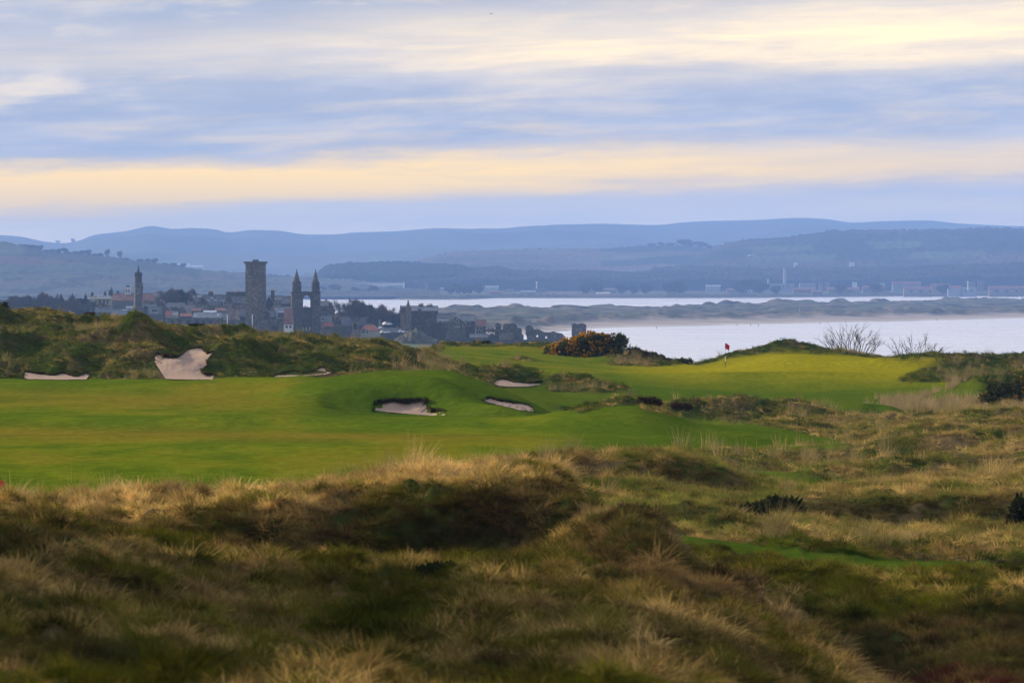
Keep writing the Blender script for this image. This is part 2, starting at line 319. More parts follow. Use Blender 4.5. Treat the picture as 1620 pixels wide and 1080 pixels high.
# the low coast: estuary flats, links peninsula, beach
near_edge = line([(-300, 540), (500, 540), (700, 538), (800, 533), (850, 528), (950, 519), (1080, 516), (1250, 512), (1400, 509), (1620, 503.5), (2000, 499)])
up_edge = line([(-300, 478), (380, 480), (430, 500), (560, 520), (640, 503), (690, 492), (780, 492), (900, 492), (1000, 490), (1080, 488), (1180, 485), (1280, 482.5), (1400, 480), (1500, 477.5), (1620, 475.5), (2000, 474)])
shore = line([(-300, 474), (0, 474), (300, 475), (520, 473.5), (600, 473), (640, 474.3), (720, 474.2), (790, 472), (1080, 472), (1300, 470.5), (1450, 469), (1620, 468.5), (2000, 467)])
Dof = lambda y: HC * FP / (y - HY)
def c_flat(U, D, Y, x, z):
    f = np.floor(x / 170 + 1.2 * pn(x / 700, D / 700, 4)) + np.floor(D / 330 + pn(x / 500, D / 400, 5)) * 7; h = (np.sin(f * 12.9898) * 43758.5) % 1
    C = ramp(h, [(0, (.10, .12, .06)), (.4, (.14, .16, .08)), (.7, (.17, .13, .09)), (1, (.11, .14, .07))])
    C = mixa(C, (.19, .20, .12), sm(Y, 456, 459) * (1 - sm(U, 330, 480)))
    C = mixa(C, (.05, .055, .04), (fbm(x / 70, D / 160, 3, 12) > .16) * (Y < 470)); d = D - Dof(shore(U)); C = mixa(C, (.055, .06, .045), (d < 140) * (d > 12) * (1 - (U < 400)))
    return mixa(C, (.30, .26, .20), (d < 12))
def z_flat(U, D):
    x = (U - CX) / FP * D; d = D - Dof(shore(U)) - 6 * pn(x / 60, D / 300, 3)
    return 18 * sm(D, 9000, 13000) - 1.5 + 2.7 * sm(d, -30, 6) + 3.0 * sm(d, 20, 200) + 2.5 * np.abs(fbm(x / 80, D / 200, 3, 3)) * sm(d, 20, 120) + 5.0 * sm(U, 380, 520) * (np.abs(pn(x / 9, D / 30, 7))) * sm(d, 25, 50) * (1 - sm(d, 120, 160)) * (fbm(x / 120, D * 0, 2, 31) > -.08)
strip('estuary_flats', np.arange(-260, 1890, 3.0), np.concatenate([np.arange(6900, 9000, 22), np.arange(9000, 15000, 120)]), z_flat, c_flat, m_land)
def z_links(U, D):
    x = (U - CX) / FP * D; a = D - Dof(near_edge(U)); b = Dof(up_edge(U)) - D; m = np.minimum(a, b * 1.0)
    land = sm(np.minimum(a * .45, b + 8 * pn(x / 40, D / 90, 2)), -14, 14)
    dn = sm(a, 190, 330) * sm(b, 5, 70); f = fbm(x / 26, D / 85, 4, 21); f2 = fbm(x / 70, D / 260, 3, 24)
    front = np.exp(-((a - 330 - 60 * pn(x / 120, D * 0, 7)) / 55) ** 2) * sm(a, 180, 260)
    rim = np.exp(-((b - 60) / 60) ** 2) * sm(fbm(x / 45, D / 300, 3, 41), -.05, .2)
    return -1.5 + 2.0 * land + .7 * sm(a, 20, 220) + dn * (1.4 + 3.6 * np.abs(f) + 2.2 * f2) + front * (1.4 + 4.5 * np.abs(f)) + 3.2 * rim * sm(b, 0, 30)
def c_links(U, D, Y, x, z):
    a = D - Dof(near_edge(U)); b = Dof(up_edge(U)) - D; f = fbm(x / 30, D / 110, 5, 21); g = fbm(x / 60, D / 220, 4, 33)
    C = ramp(sm(f, -.3, .3), [(0, (.20, .17, .12)), (.45, (.15, .14, .09)), (1, (.08, .085, .06))])
    C = mixa(C, (.10, .13, .07), sm(g, .02, .14) * sm(a, 420, 620)); C = mixa(C, (.030, .034, .028), sm(fbm(x / 24, D / 120, 4, 55), .08, .2) * sm(a, 300, 380) * .9) * .62
    C = mixa(C, (.30, .26, .22), (1 - sm(a + 50 * g, 210, 300)) * 1.0); C = mixa(C, (.42, .39, .35), (1 - sm(a, 30, 120)))
    return C
strip('links_dunes', np.arange(-260, 1990, 2.6), np.concatenate([np.arange(2880, 3500, 14), np.arange(3500, 7600, 12)]), z_links, c_links, m_land)
# ground under the town
t_edge = line([(-300, 3500), (300, 3400), (520, 3300), (640, 3250), (700, 3050), (760, 2900), (830, 2780), (890, 2700), (945, 2420), (985, 1100), (2000, 700)])
def z_town(U, D):
    x = (U - CX) / FP * D; e = t_edge(U) - D; zt = (3.6 + 3.0 * sm(850 - U, 0, 350) + 3.5 * sm(D, 2580, 2950) * sm(720 - U, 0, 200)) * (.1 + .9 * sm(D, 2100, 2420))
    zt = zt + .8 * fbm(x / 40, D / 60, 3, 5); return -3 + (zt + 3) * sm(e, -20, 70) * (1 - .0 * D)
def c_town(U, D, Y, x, z):
    g = fbm(x / 25, D / 60, 4, 9); return ramp(sm(g, -.25, .25), [(0, (.05, .06, .035)), (.5, (.09, .10, .055)), (1, (.08, .12, .045))])
strip('town_ground', np.arange(-260, 1200, 5), np.arange(900, 5200, 22), z_town, c_town, m_land)

# ------------------------------------------------------------------ the golf course ground
US = np.array([-500, 0, 200, 400, 600, 800, 880, 930, 1000, 1100, 1200, 1300, 1400, 1620, 2200.])
Rr = {}    # distance -> {u: picture row (positive) or height relative to the eye (negative)}
def R_(D, **k): Rr[D] = {(-int(a[1:]) if a[0] == 'm' else int(a[1:])): b for a, b in k.items()}
R_(28, u0=-2.7, u900=-2.7, u1300=-3.4, u1620=-3.9)
R_(40, u0=-3.0, u900=-3.0, u1100=-3.2, u1300=-3.7, u1620=-4.1)
R_(50, u0=-3.05, u200=-3.15, u400=-3.3, u600=-3.35, u900=-3.3, u1100=-3.4, u1300=-3.9, u1620=-4.25)
R_(57, u0=-2.90, u200=-3.12, u400=-3.36, u600=-3.42, u900=-3.32, u1100=-3.55, u1250=-3.85, u1330=-4.12, u1400=-4.35, u1620=-4.4)
R_(61, u0=-3.25, u200=-3.34, u400=-3.48, u600=-3.46, u900=-3.30, u1000=-3.34, u1100=-3.55, u1200=-3.84, u1300=-4.2, u1400=-4.62, u1620=-4.5)
R_(66, u0=-3.42, u200=-3.46, u400=-3.60, u600=-3.60, u800=-3.56, u900=-3.44, u1000=-3.45, u1080=-3.62, u1150=-3.98, u1200=-4.4, u1300=-4.8, u1400=-4.75, u1620=-4.58)
R_(70, u0=866, u200=876, u300=894, u400=902, u600=908, u800=905, u880=896, u950=872, u1000=862, u1060=905, u1120=-4.45, u1200=-4.95, u1400=-4.8, u1620=-4.62)
R_(75.8, u0=842, u200=864, u300=878, u400=888, u600=896, u700=896, u800=893, u880=884, u930=850, u1000=845, u1040=880, u1100=-4.75, u1200=-5.0, u1400=-4.8, u1620=-4.64)
R_(76.8, u0=815, u200=825, u300=818, u400=808, u600=790, u700=775, u800=765, u880=768, u920=800, u960=835, u1000=-4.3, u1100=-4.9, u1400=-4.85, u1620=-4.66)
R_(77.6, u0=798, u200=805, u400=785, u600=765, u700=753, u800=745, u880=742, u905=770, u930=-3.5, u960=-3.95, u1000=-4.6, u1100=-5.0, u1400=-4.85, u1620=-4.68)
R_(80, u0=783, u150=785, u200=782, u400=771, u600=753, u700=744, u800=738, u880=737, u900=765, u930=-3.7, u1000=-4.8, u1100=-5.0, u1400=-4.85, u1620=-4.7)
R_(83, u0=783, u200=784, u400=770, u600=752, u700=742, u800=737, u880=739, u910=-3.6, u1000=-4.8, u1100=-4.95, u1300=-4.85, u1620=-4.75)
R_(88, u0=-3.9, u600=-3.8, u880=-3.7, u930=-4.3, u1000=-4.55, u1090=870, u1300=905, u1620=930, u2200=960)
R_(92, u0=-4.4, u600=-4.3, u880=-4.4, u1000=860, u1090=868, u1200=882, u1300=892, u1450=908, u1620=918, u2200=940)
R_(96, u0=-4.7, u800=-4.6, u1000=848, u1090=852, u1200=866, u1300=878, u1450=892, u1620=903, u2200=925)
R_(99, u0=-4.85, u800=-4.7, u1000=838, u1100=846, u1200=858, u1300=870, u1450=884, u1620=893, u2200=910)
R_(104, u0=-4.95, u800=-4.8, u1000=822, u1100=828, u1170=828, u1250=838, u1330=852, u1450=858, u1620=858, u2200=856)
R_(110.6, u0=-5.0, u800=-4.85, u900=800, u1000=803, u1100=806, u1180=818, u1250=812, u1330=822, u1450=830, u1620=828, u2200=820)
R_(112.2, u0=-5.03, u700=-4.9, u800=-4.75, u900=785, u1000=790, u1100=798, u1180=805, u1260=784, u1330=778, u1450=780, u1620=776, u2200=770)
R_(119.2, u0=-5.05, u700=-4.9, u800=-4.5, u900=748, u1000=750, u1100=765, u1180=-4.75, u1260=-4.65, u1330=770, u1450=768, u1620=762, u2200=755)
R_(121, u0=-5.05, u700=-4.85, u800=-4.1, u850=724, u900=717, u1000=712, u1060=708, u1100=713, u1140=726, u1180=752, u1230=785, u1330=-4.75, u1620=-4.55, u2200=-4.4)
R_(126, u0=-5.05, u700=-4.9, u800=-4.3, u850=-4.1, u900=713, u1000=709, u1060=707, u1100=714, u1140=735, u1200=780, u1330=-4.9, u1450=778, u1620=-4.75, u2200=-4.6)
R_(135, u0=776, u400=776, u700=-5.05, u800=-5.0, u900=-4.8, u1000=-4.8, u1100=768, u1200=776, u1330=775, u1450=772, u1620=762, u2200=750)
R_(150, u0=742, u400=738, u700=732, u900=732, u1100=742, u1200=752, u1330=756, u1450=750, u1620=738, u2200=725)
R_(165, u0=719, u400=715, u700=712, u900=709, u1100=716, u1200=728, u1330=735, u1450=728, u1620=718, u2200=705)
R_(185, u0=694, u400=692, u700=692, u900=692, u1100=698, u1200=708, u1330=715, u1450=704, u1620=695, u2200=690)
R_(206, u0=678, u400=676, u600=678, u800=680, u900=676, u1000=676, u1100=690, u1200=696, u1330=701, u1450=692, u1620=684, u2200=680)
R_(214, u0=663, u400=662, u600=668, u800=666, u900=656, u950=649, u1000=646, u1050=656, u1100=672, u1200=684, u1330=692, u1450=684, u1620=678, u2200=672)
R_(222, u0=657, u400=657, u600=663, u800=662, u900=650, u950=645, u1000=642, u1050=652, u1100=668, u1200=680, u1330=688, u1450=682, u1620=675, u2200=670)
R_(232, u0=649, u400=650, u600=659, u800=658, u900=-6.1, u1000=-6.3, u1100=-6.6, u1200=676, u1330=682, u1450=677, u1620=672, u2200=668)
R_(240, u0=643, u400=643, u500=645, u600=658, u700=659, u800=659, u900=-6.5, u1000=-6.9, u1200=-6.95, u1330=678, u1620=668, u2200=664)
R_(247, u0=637, u400=636, u500=638, u540=650, u600=657, u680=657, u720=652, u760=652, u820=655, u900=-6.6, u1000=-7.0, u1200=-7.1, u1330=676, u1620=666, u2200=662)
R_(251.5, u0=634, u400=631, u470=622, u520=612, u600=607, u680=608, u760=626, u820=646, u900=-6.75, u1000=-7.2, u1200=-7.25, u1330=675, u1620=665, u2200=661)
R_(270, u0=620, u400=614, u500=604, u560=597, u620=594, u700=595, u760=612, u820=634, u900=-7.1, u1000=-7.6, u1200=-7.75, u1620=-7.5, u2200=-7.2)
R_(285, u0=608, u400=601, u480=595, u560=-5.7, u700=-6.2, u900=-7.5, u1000=-7.9, u1200=-8.0, u1620=-7.7, u2200=-7.4)
R_(298, u0=600, u300=600, u420=597, u500=-5.75, u700=-6.7, u900=-7.8, u1100=-8.0, u1400=-7.8, u1620=-7.6, u2200=-7.4)
R_(306, u0=598, u300=598, u420=596, u600=598, u700=604, u800=625, u900=640, u1100=650, u1400=656, u1620=655, u2200=655)
R_(313, u0=568, u200=566, u300=566, u400=570, u500=579, u600=590, u700=600, u800=623, u900=638, u1100=648, u1400=653, u1620=652, u2200=650)
R_(320, u0=536, u100=537, u200=541, u300=548, u400=551, u500=560, u600=575, u700=595, u800=619, u900=635, u1100=645, u1400=650, u1620=649, u2200=646)
R_(330, u0=522, u100=522, u200=524, u300=536, u400=540, u500=549, u600=562, u700=589, u800=612, u900=630, u1100=640, u1400=646, u1620=645, u2200=640)
R_(350, u0=517, u100=518, u200=519, u300=531, u400=537, u500=545, u600=554, u700=580, u800=600, u900=617, u1100=629, u1300=634, u1400=634, u1620=622, u2200=610)
R_(370, u0=512, u60=514, u200=515, u300=526, u400=532, u500=540, u600=548, u700=570, u800=590, u900=606, u1000=612, u1100=616, u1300=620, u1450=616, u1620=606, u2200=595)
R_(400, u0=498, u200=-3.6, u300=-4.3, u400=-4.8, u500=536, u600=543, u700=568, u800=582, u900=592, u1000=598, u1100=600, u1300=600, u1450=598, u1620=592, u2200=580)
R_(440, u0=-5, u200=-6, u400=-6, u600=-6.3, u700=566, u800=575, u900=582, u1000=587, u1100=590, u1250=583, u1350=585, u1450=586, u1620=585, u2200=570)
R_(480, u0=-7, u300=-7, u600=-7, u700=556, u800=563, u900=573, u1000=579, u1100=583, u1150=583, u1250=569, u1350=573, u1450=576, u1620=578, u2200=560)
R_(510, u0=-9, u400=-9, u600=-8, u700=550, u800=554, u900=562, u1000=575, u1100=579, u1150=577, u1250=562, u1350=566, u1450=573, u1620=575, u2200=555)
R_(530, u0=-12, u400=-12, u600=-9.5, u700=549, u800=550, u900=558, u1000=573, u1100=577, u1150=574, u1250=560, u1350=564, u1450=572, u1620=574, u2200=555)
R_(550, u0=-18, u400=-18, u600=-12, u700=-8.5, u800=-8.3, u900=-9, u1000=-9.4, u1100=-9.8, u1250=-9, u1450=-10, u1620=-10, u2200=-9)
R_(600, u0=-28, u600=-22, u900=-20, u1250=-20, u1620=-20)
R_(760, u0=-38, u600=-38, u900=-38, u1250=-38, u1620=-38)
for _d in Rr:                          # the grass stands this much above the turf
    for _u in Rr[_d]:
        if Rr[_d][_u] > 0:
            if 76.5 < _d < 84 and _u <= 905: Rr[_d][_u] += 20
            elif 118 < _d < 127 and 840 <= _u <= 1200: Rr[_d][_u] += 13
            elif 110 < _d < 113 and _u >= 1200: Rr[_d][_u] += 6
            elif 315 < _d < 375 and _u <= 700: Rr[_d][_u] += 5
TD = np.array(sorted(Rr)); TU = np.arange(-1200, 1990, 6.0)
def _row(D):
    r = Rr[D]; k = sorted(r); us = np.array([-1300] + k + [2600.]); z = [-(r[q] - HY) / FP * D if r[q] > 0 else r[q] for q in k]
    return pchip(us, np.array([z[0]] + z + [z[-1]]), TU)
TZ = np.array([_row(D) for D in TD])
FD = np.concatenate([np.arange(28, 130, .25), np.arange(130, 420, .5), np.arange(420, 761, 1.0)])
FZ = pchip(TD, TZ, FD)                # fine table (distance x u)
def table(T, u, D):
    fi = np.interp(D, FD, np.arange(len(FD))); i = np.clip(fi.astype(int), 0, len(FD) - 2); a = fi - i
    fj = np.clip((u - TU[0]) / 6.0, 0, len(TU) - 1.001); j = fj.astype(int); b = fj - j
    return (T[i, j] * (1 - a) + T[i + 1, j] * a) * (1 - b) + (T[i, j + 1] * (1 - a) + T[i + 1, j + 1] * a) * b
# dunes, spurs and hollows laid on the ground: a ridge runs through points (u, D, height, half width across, half width behind)
def seg(u, D, pts, w, wb=None, flat=.0):
    x = (u - CX) / FP * D; best = np.full(np.shape(u), 0.0)
    for (a, b) in zip(pts[:-1], pts[1:]):
        ax, ay, ah = (a[0] - CX) / FP * a[1], a[1], a[2]; bx, by, bh = (b[0] - CX) / FP * b[1], b[1], b[2]
        dx, dy = bx - ax, by - ay; t = np.clip(((x - ax) * dx + (D - ay) * dy) / (dx * dx + dy * dy), 0, 1)
        cx, cy = x - ax - t * dx, D - ay - t * dy
        W = np.where(cy > 0, wb or w, w); d = np.sqrt((cx / w) ** 2 + (cy / W) ** 2); h = (ah + (bh - ah) * t) * np.clip(1 - sm(d, flat, 1), 0, 1)
        best = np.where(np.abs(h) > np.abs(best), h, best)
    return best
FEAT = [
 # left dunes
 ([(-120, 352, .9), (0, 350, 1.45), (30, 352, .9), (60, 352, .4)], 5, 10),
 ([(60, 356, .5), (130, 356, .45), (200, 356, .8), (250, 357, .8), (285, 358, .2)], 6, 8),
 ([(120, 322, .2), (170, 322, .5), (215, 322, .75), (255, 326, .75), (268, 338, .4)], 2.4, 8, .15),
 ([(-120, 318, .5), (0, 318, .55), (55, 319, .55), (80, 322, .2)], 2.0, 4, .2), ([(95, 312, .15), (140, 314, .4), (185, 314, .2)], 1.8, 3),
 ([(200, 322, .9), (250, 314, .5), (300, 306, .0)], 2.0, 5),
 ([(352, 311, .2), (372, 316, .55), (405, 319, .75), (445, 320, .65), (485, 319, .35), (510, 316, .1)], 2.2, 6, .2),
 ([(300, 362, .3), (335, 362, .5), (372, 362, .45)], 4, 6), ([(375, 368, .35), (480, 368, .3)], 3, 6), ([(495, 366, .5), (560, 368, .45), (590, 368, .3)], 4, 6),
 ([(605, 360, .55), (640, 360, .7), (680, 362, .4), (700, 366, .2)], 3.5, 5),
 ([(530, 316, .15), (570, 322, .45), (610, 326, .55), (660, 328, .5), (705, 326, .2)], 3, 6), ([(560, 352, .3), (520, 350, .3), (600, 352, .2)], 2.5, 4),
 ([(400, 350, .3), (470, 350, .45), (520, 350, .4)], 2.2, 5),
 # bunker mound in the middle of the fairway: rear ridge, spur, hollows
 ([(478, 266, .10), (540, 266, .2), (620, 266, .28), (700, 266, .34), (752, 266, .36), (815, 262, .3), (880, 252, .1)], 5, 8),
 ([(640, 256, .25), (690, 251, .35), (745, 247, .40), (805, 244, .35), (865, 243, .2)], 2.2, 3),
 ([(560, 245, -.15), (620, 245, -.25), (680, 245, -.2)], 3.0, 3.0), ([(745, 254, -.35), (790, 252, -.45), (850, 250, -.2)], 2.4, 2.4),
 ([(1120, 470, .1), (1250, 455, .45), (1380, 450, .5), (1430, 470, .2)], 7, 10), ([(1000, 420, .1), (1150, 408, .35), (1300, 412, .35)], 8, 10), ([(1120, 375, -.1), (1250, 378, -.3), (1400, 380, -.2)], 6, 8), ([(1080, 355, .1), (1250, 352, .3), (1380, 348, .1)], 5, 7),
 ([(120, 205, .1), (350, 212, .22), (560, 215, .12)], 6, 9), ([(50, 160, .1), (300, 168, .15), (600, 165, .12)], 5, 8),
 ([(740, 345, .35), (775, 348, .75), (840, 352, .6), (862, 350, .5)], 3.5, 5), ([(862, 352, .5), (905, 352, .95), (935, 347, .85), (985, 335, .15)], 4.0, 6),
 ([(705, 352, .4), (735, 350, .2)], 3, 5),
 ([(898, 300, .25), (935, 300, .62), (990, 303, .78), (1050, 303, .72), (1082, 300, .5), (1092, 300, .1)], 2.6, 5),
 ([(1085, 300, .2), (1115, 302, .5), (1150, 302, .35)], 2.6, 4), ([(1170, 300, .55), (1185, 302, 1.0), (1250, 302, .9), (1300, 298, .55), (1350, 292, .15)], 3.2, 6, .15),
 ([(1352, 306, .4), (1372, 308, .6), (1395, 308, .5), (1412, 306, .2)], 2, 3),
 ([(965, 500, .2), (990, 502, .85), (1030, 502, .7), (1060, 500, .3)], 4.5, 6), ([(700, 528, .3), (760, 534, .4), (830, 530, .25)], 4, 8),
 ([(845, 526, .3), (880, 528, .7), (920, 528, .5)], 5, 8), ([(805, 470, .1), (825, 470, .3), (850, 468, .12)], 2.5, 4),
 ([(1140, 512, .3), (1165, 520, .9), (1195, 524, 1.05), (1215, 524, 1.25), (1240, 524, 1.3), (1270, 524, 1.05), (1300, 524, .7), (1330, 524, .3)], 5, 7),
 ([(1330, 530, .3), (1360, 530, .5), (1378, 530, .45), (1390, 530, .15)], 3.5, 4),
 ([(1420, 445, .1), (1460, 448, .8), (1500, 455, 1.05), (1560, 460, 1.0), (1620, 460, 1.2), (1900, 460, 1.3)], 6, 9, .1),
 ([(1530, 345, .2), (1560, 350, 1.2), (1620, 352, 1.4), (1800, 352, 1.4)], 5, 7), ([(1500, 250, .2), (1560, 255, .55), (1620, 255, .5), (1750, 255, .5)], 3.5, 6),
 ([(1200, 178, .1), (1320, 172, .5), (1450, 170, .55), (1620, 172, .7), (1800, 172, .6)], 2.4, 5), ([(1100, 190, .1), (1200, 200, .3), (1300, 196, .25)], 2.5, 4), ([(1290, 150, .15), (1400, 146, .4), (1560, 150, .45), (1750, 148, .4)], 2, 3.5), ([(1480, 232, .2), (1560, 238, .6), (1640, 236, .6)], 2.6, 5), ([(1450, 128, .3), (1560, 130, .35), (1680, 128, .35)], 2, 3), ([(1380, 205, .2), (1520, 215, .35), (1700, 215, .3)], 3, 6),
 # valley at the right and small knolls
 ([(1058, 102, .08), (1085, 102.5, .36), (1118, 102.8, .42), (1150, 102, .22), (1200, 101, .05)], 1.1, 1.5),
 ([(1230, 77, .1), (1400, 79, .18), (1520, 81, .22), (1620, 82, .18)], 2.2, 2.5), ([(1180, 87, .05), (1280, 86, .10), (1350, 86, .05)], 1.2, 1),
 ([(1330, 72, .1), (1500, 73, .25), (1700, 74, .2)], 2, 2),
 ([(-30, 57.5, .25), (120, 58.5, .2), (260, 60, .12), (400, 62, .05)], 1.6, 2), ([(-40, 71, .28), (100, 70.5, .22), (260, 71.5, .12)], 1.0, 1.5),
 ([(440, 66, .12), (520, 67, .2), (560, 68, .1)], .8, 1), ([(1240, 64, .15), (1100, 66, .15), (1000, 69, .15)], .8, 1.2),
 ([(915, 76.2, .12), (960, 75, .24), (1000, 73.2, .26), (1100, 68.4, .26), (1200, 65.2, .24), (1300, 62.3, .2), (1410, 59.8, .1)], 1.1, .8),
 ([(1230, 140, .15), (1300, 143, .45), (1370, 141, .2)], 1.6, 2.5), ([(1400, 190, .15), (1470, 194, .6), (1560, 192, .3)], 2.4, 4), ([(1120, 150, .1), (1180, 153, .4), (1240, 151, .1)], 1.6, 2.5), ([(1180, 225, .1), (1260, 230, .45), (1340, 228, .1)], 3, 5), ([(1580, 168, .2), (1640, 160, .6), (1760, 158, .6)], 2, 3),
 # unseen tall dune added past the left edge to shade the foreground
 ([(-900, 46, 4.2), (-860, 56, 5.4), (-800, 66, 5.0), (-700, 74, 2.4)], 4.2, 4),
]
TDm, TUm = np.meshgrid(FD, TU, indexing='ij')
for f in FEAT: FZ = FZ + seg(TUm, TDm, f[0], f[1], f[2] if len(f) > 2 else None, f[3] if len(f) > 3 else 0)
YT = HY - FZ / TDm * FP               # picture row of every table point
# mown turf and other surfaces
def region(poly, d0, d1, jit=1.5):
    m = inpoly(TUm + jit * 2 * pn(TUm / 17, TDm / 9, 4), YT + jit * .5 * pn(TUm / 23, TDm / 7, 8), poly) & (TDm >= d0) & (TDm <= d1); return m.astype(float)
MOW = region([(-400, 590), (420, 588), (520, 575), (700, 575), (760, 594), (880, 646), (935, 652), (955, 640), (1000, 636), (1022, 648), (1060, 656), (1110, 662), (1180, 668), (1260, 684), (1362, 701), (1290, 709), (900, 716), (780, 760), (-400, 830)], 98, 304)
MOW[(TDm < 128) & (TUm > 760)] = 0
MOW = np.maximum(MOW, region([(690, 562), (700, 547), (850, 547), (930, 560), (1000, 570), (1110, 577), (1150, 566), (1230, 556), (1330, 559), (1392, 566), (1500, 566), (1470, 578), (1425, 600), (1440, 607), (1540, 602), (1560, 598), (1545, 645), (1400, 652), (1345, 655), (1180, 668), (880, 655), (800, 628), (755, 604), (700, 592), (740, 582)], 304, 546))
for pl, d0, d1 in (([(738, 580), (790, 576), (860, 585), (868, 608), (800, 613), (748, 606)], 320, 375), ([(858, 600), (890, 590), (960, 597), (996, 614), (950, 622), (870, 618)], 325, 372), ([(960, 582), (975, 560), (1060, 560), (1072, 576), (1040, 580)], 480, 520), ([(802, 570), (825, 563), (852, 571), (830, 573)], 462, 476),
                   ([(700, 585), (740, 575), (760, 600), (740, 612)], 300, 380)):
    MOW *= 1 - region(pl, d0, d1)
PATH = region([(1030, 838), (1090, 846), (1150, 852), (1230, 868), (1340, 882), (1620, 894), (1950, 906), (1950, 938), (1620, 922), (1400, 914), (1200, 900), (1060, 885)], 88, 99)
MOW = np.maximum(MOW, PATH)
MOW2 = region([(1170, 735), (1230, 742), (1320, 758), (1420, 776), (1440, 786), (1330, 786), (1250, 768), (1160, 744)], 125, 175)
SHORT = np.maximum(MOW, MOW2 * .8)
def blur(a, n):
    for _ in range(n):
        a = (a + np.roll(a, 1, 0) + np.roll(a, -1, 0)) / 3; a = (a + np.roll(a, 1, 1) + np.roll(a, -1, 1)) / 3
    return a
SHORTs = blur(SHORT, 2)
# bunkers: outline in the reference view -> footprint on the ground
BUNK = [
 ('small sand bunker at the far left foot of the rough dunes', [(38, 600), (39, 588), (55, 590), (70, 591), (84, 594), (92, 592), (100, 589), (108, 592), (120, 597), (130, 592), (140, 588), (141, 594), (136, 601), (90, 601)], 300, 316),
 ('large steep sand bunker cut into the dune below the hilltop, widest of the left dunes', [(262, 600), (244, 574), (246, 559), (262, 562), (280, 564), (290, 560), (298, 553), (310, 551), (320, 551), (322, 556), (328, 559), (337, 557), (326, 571), (330, 575), (318, 585), (322, 591), (338, 593), (336, 601), (290, 601)], 300, 345),
 ('thin sand bunker under the dark rounded dune beside the fairway', [(432, 597), (440, 592), (462, 587), (478, 590), (495, 588), (508, 581), (514, 582), (516, 587), (526, 590), (515, 593), (470, 596)], 300, 330),
 ('broad sand bunker in the hollow of the smooth green mound', [(590, 650), (592, 637), (600, 634), (625, 632), (640, 633), (660, 632), (677, 633), (676, 644), (682, 648), (704, 650), (704, 658), (680, 658), (640, 655), (610, 652)], 236, 262),
 ('slanting sand bunker on the right shoulder of the smooth green mound', [(764, 634), (772, 629), (790, 633), (820, 638), (835, 641), (843, 646), (844, 652), (820, 649), (795, 643), (775, 638)], 238, 262),
 ('shallow sand bunker between the rough mounds in front of the far green', [(781, 608), (784, 603), (795, 600), (803, 601), (812, 605), (835, 606), (850, 604), (858, 604), (856, 609), (835, 612), (805, 612), (790, 611)], 318, 360),
]
SAND = np.zeros_like(FZ)
def cast(u, y, d0, d1):               # first ground point met along the view through (u, y)
    ds = np.arange(d0, d1, .05); z = table(FZ, np.full(ds.shape, float(u)), ds); yy = HY - z / ds * FP; k = np.argmax(yy <= y)
    if not (yy <= y).any(): k = np.argmin(yy)
    return ds[k]
SANDC = SAND.copy()
for lb, pl, d0, d1 in BUNK: SANDC = np.maximum(SANDC, inpoly(TUm, YT, pl) & inpoly(TUm, YT + 9, pl) & (TDm > d0) & (TDm < d1))
for lb, pl, d0, d1 in BUNK: SAND = np.maximum(SAND, inpoly(TUm, YT, pl) & (TDm > d0) & (TDm < d1))
SANDs = blur(SAND.astype(float), 2); FZ0 = FZ.copy(); FZ = FZ - .30 * blur(SANDC.astype(float), 1)
ROUGH = np.clip(1 - SHORTs - SANDs * 1.6, 0, 1)
def relief(u, D):                      # tussocks and swells
    x = (u - CX) / FP * D; r = table(ROUGH, u, D); near = 1 - sm(D, 95, 140)
    fr = sm(D, 200, 300); t = np.abs(fbm(x / .85, D / 1.1, 3, 61)) * (1 - fr) + .55 * np.abs(fbm(x / .42, D / .9, 3, 62)) * fr; t2 = fbm(x / 2.6, D / 3.2, 3, 67); t3 = np.abs(pn(x / .42, D / .55, 71))
    return r * (1 - .38 * sm(D, 98, 106) * (1 - sm(D, 290, 304))) * (.55 * t + .40 * t2 + .30 * t3 * near - .10) * (.8 + .35 * sm(D, 120, 300) - .25 * near) + r * .75 * sm(D, 303, 312) * (1 - sm(u, 600, 720)) * (fbm(x / 3.2, D / 5.5, 2, 201) - .15 * np.abs(pn(x / 1.4, D / 3, 203))) + (1 - r) * .05 * fbm(x / 9, D / 14, 2, 77)
def ground(u, D): return table(FZ, u, D) + relief(u, D)
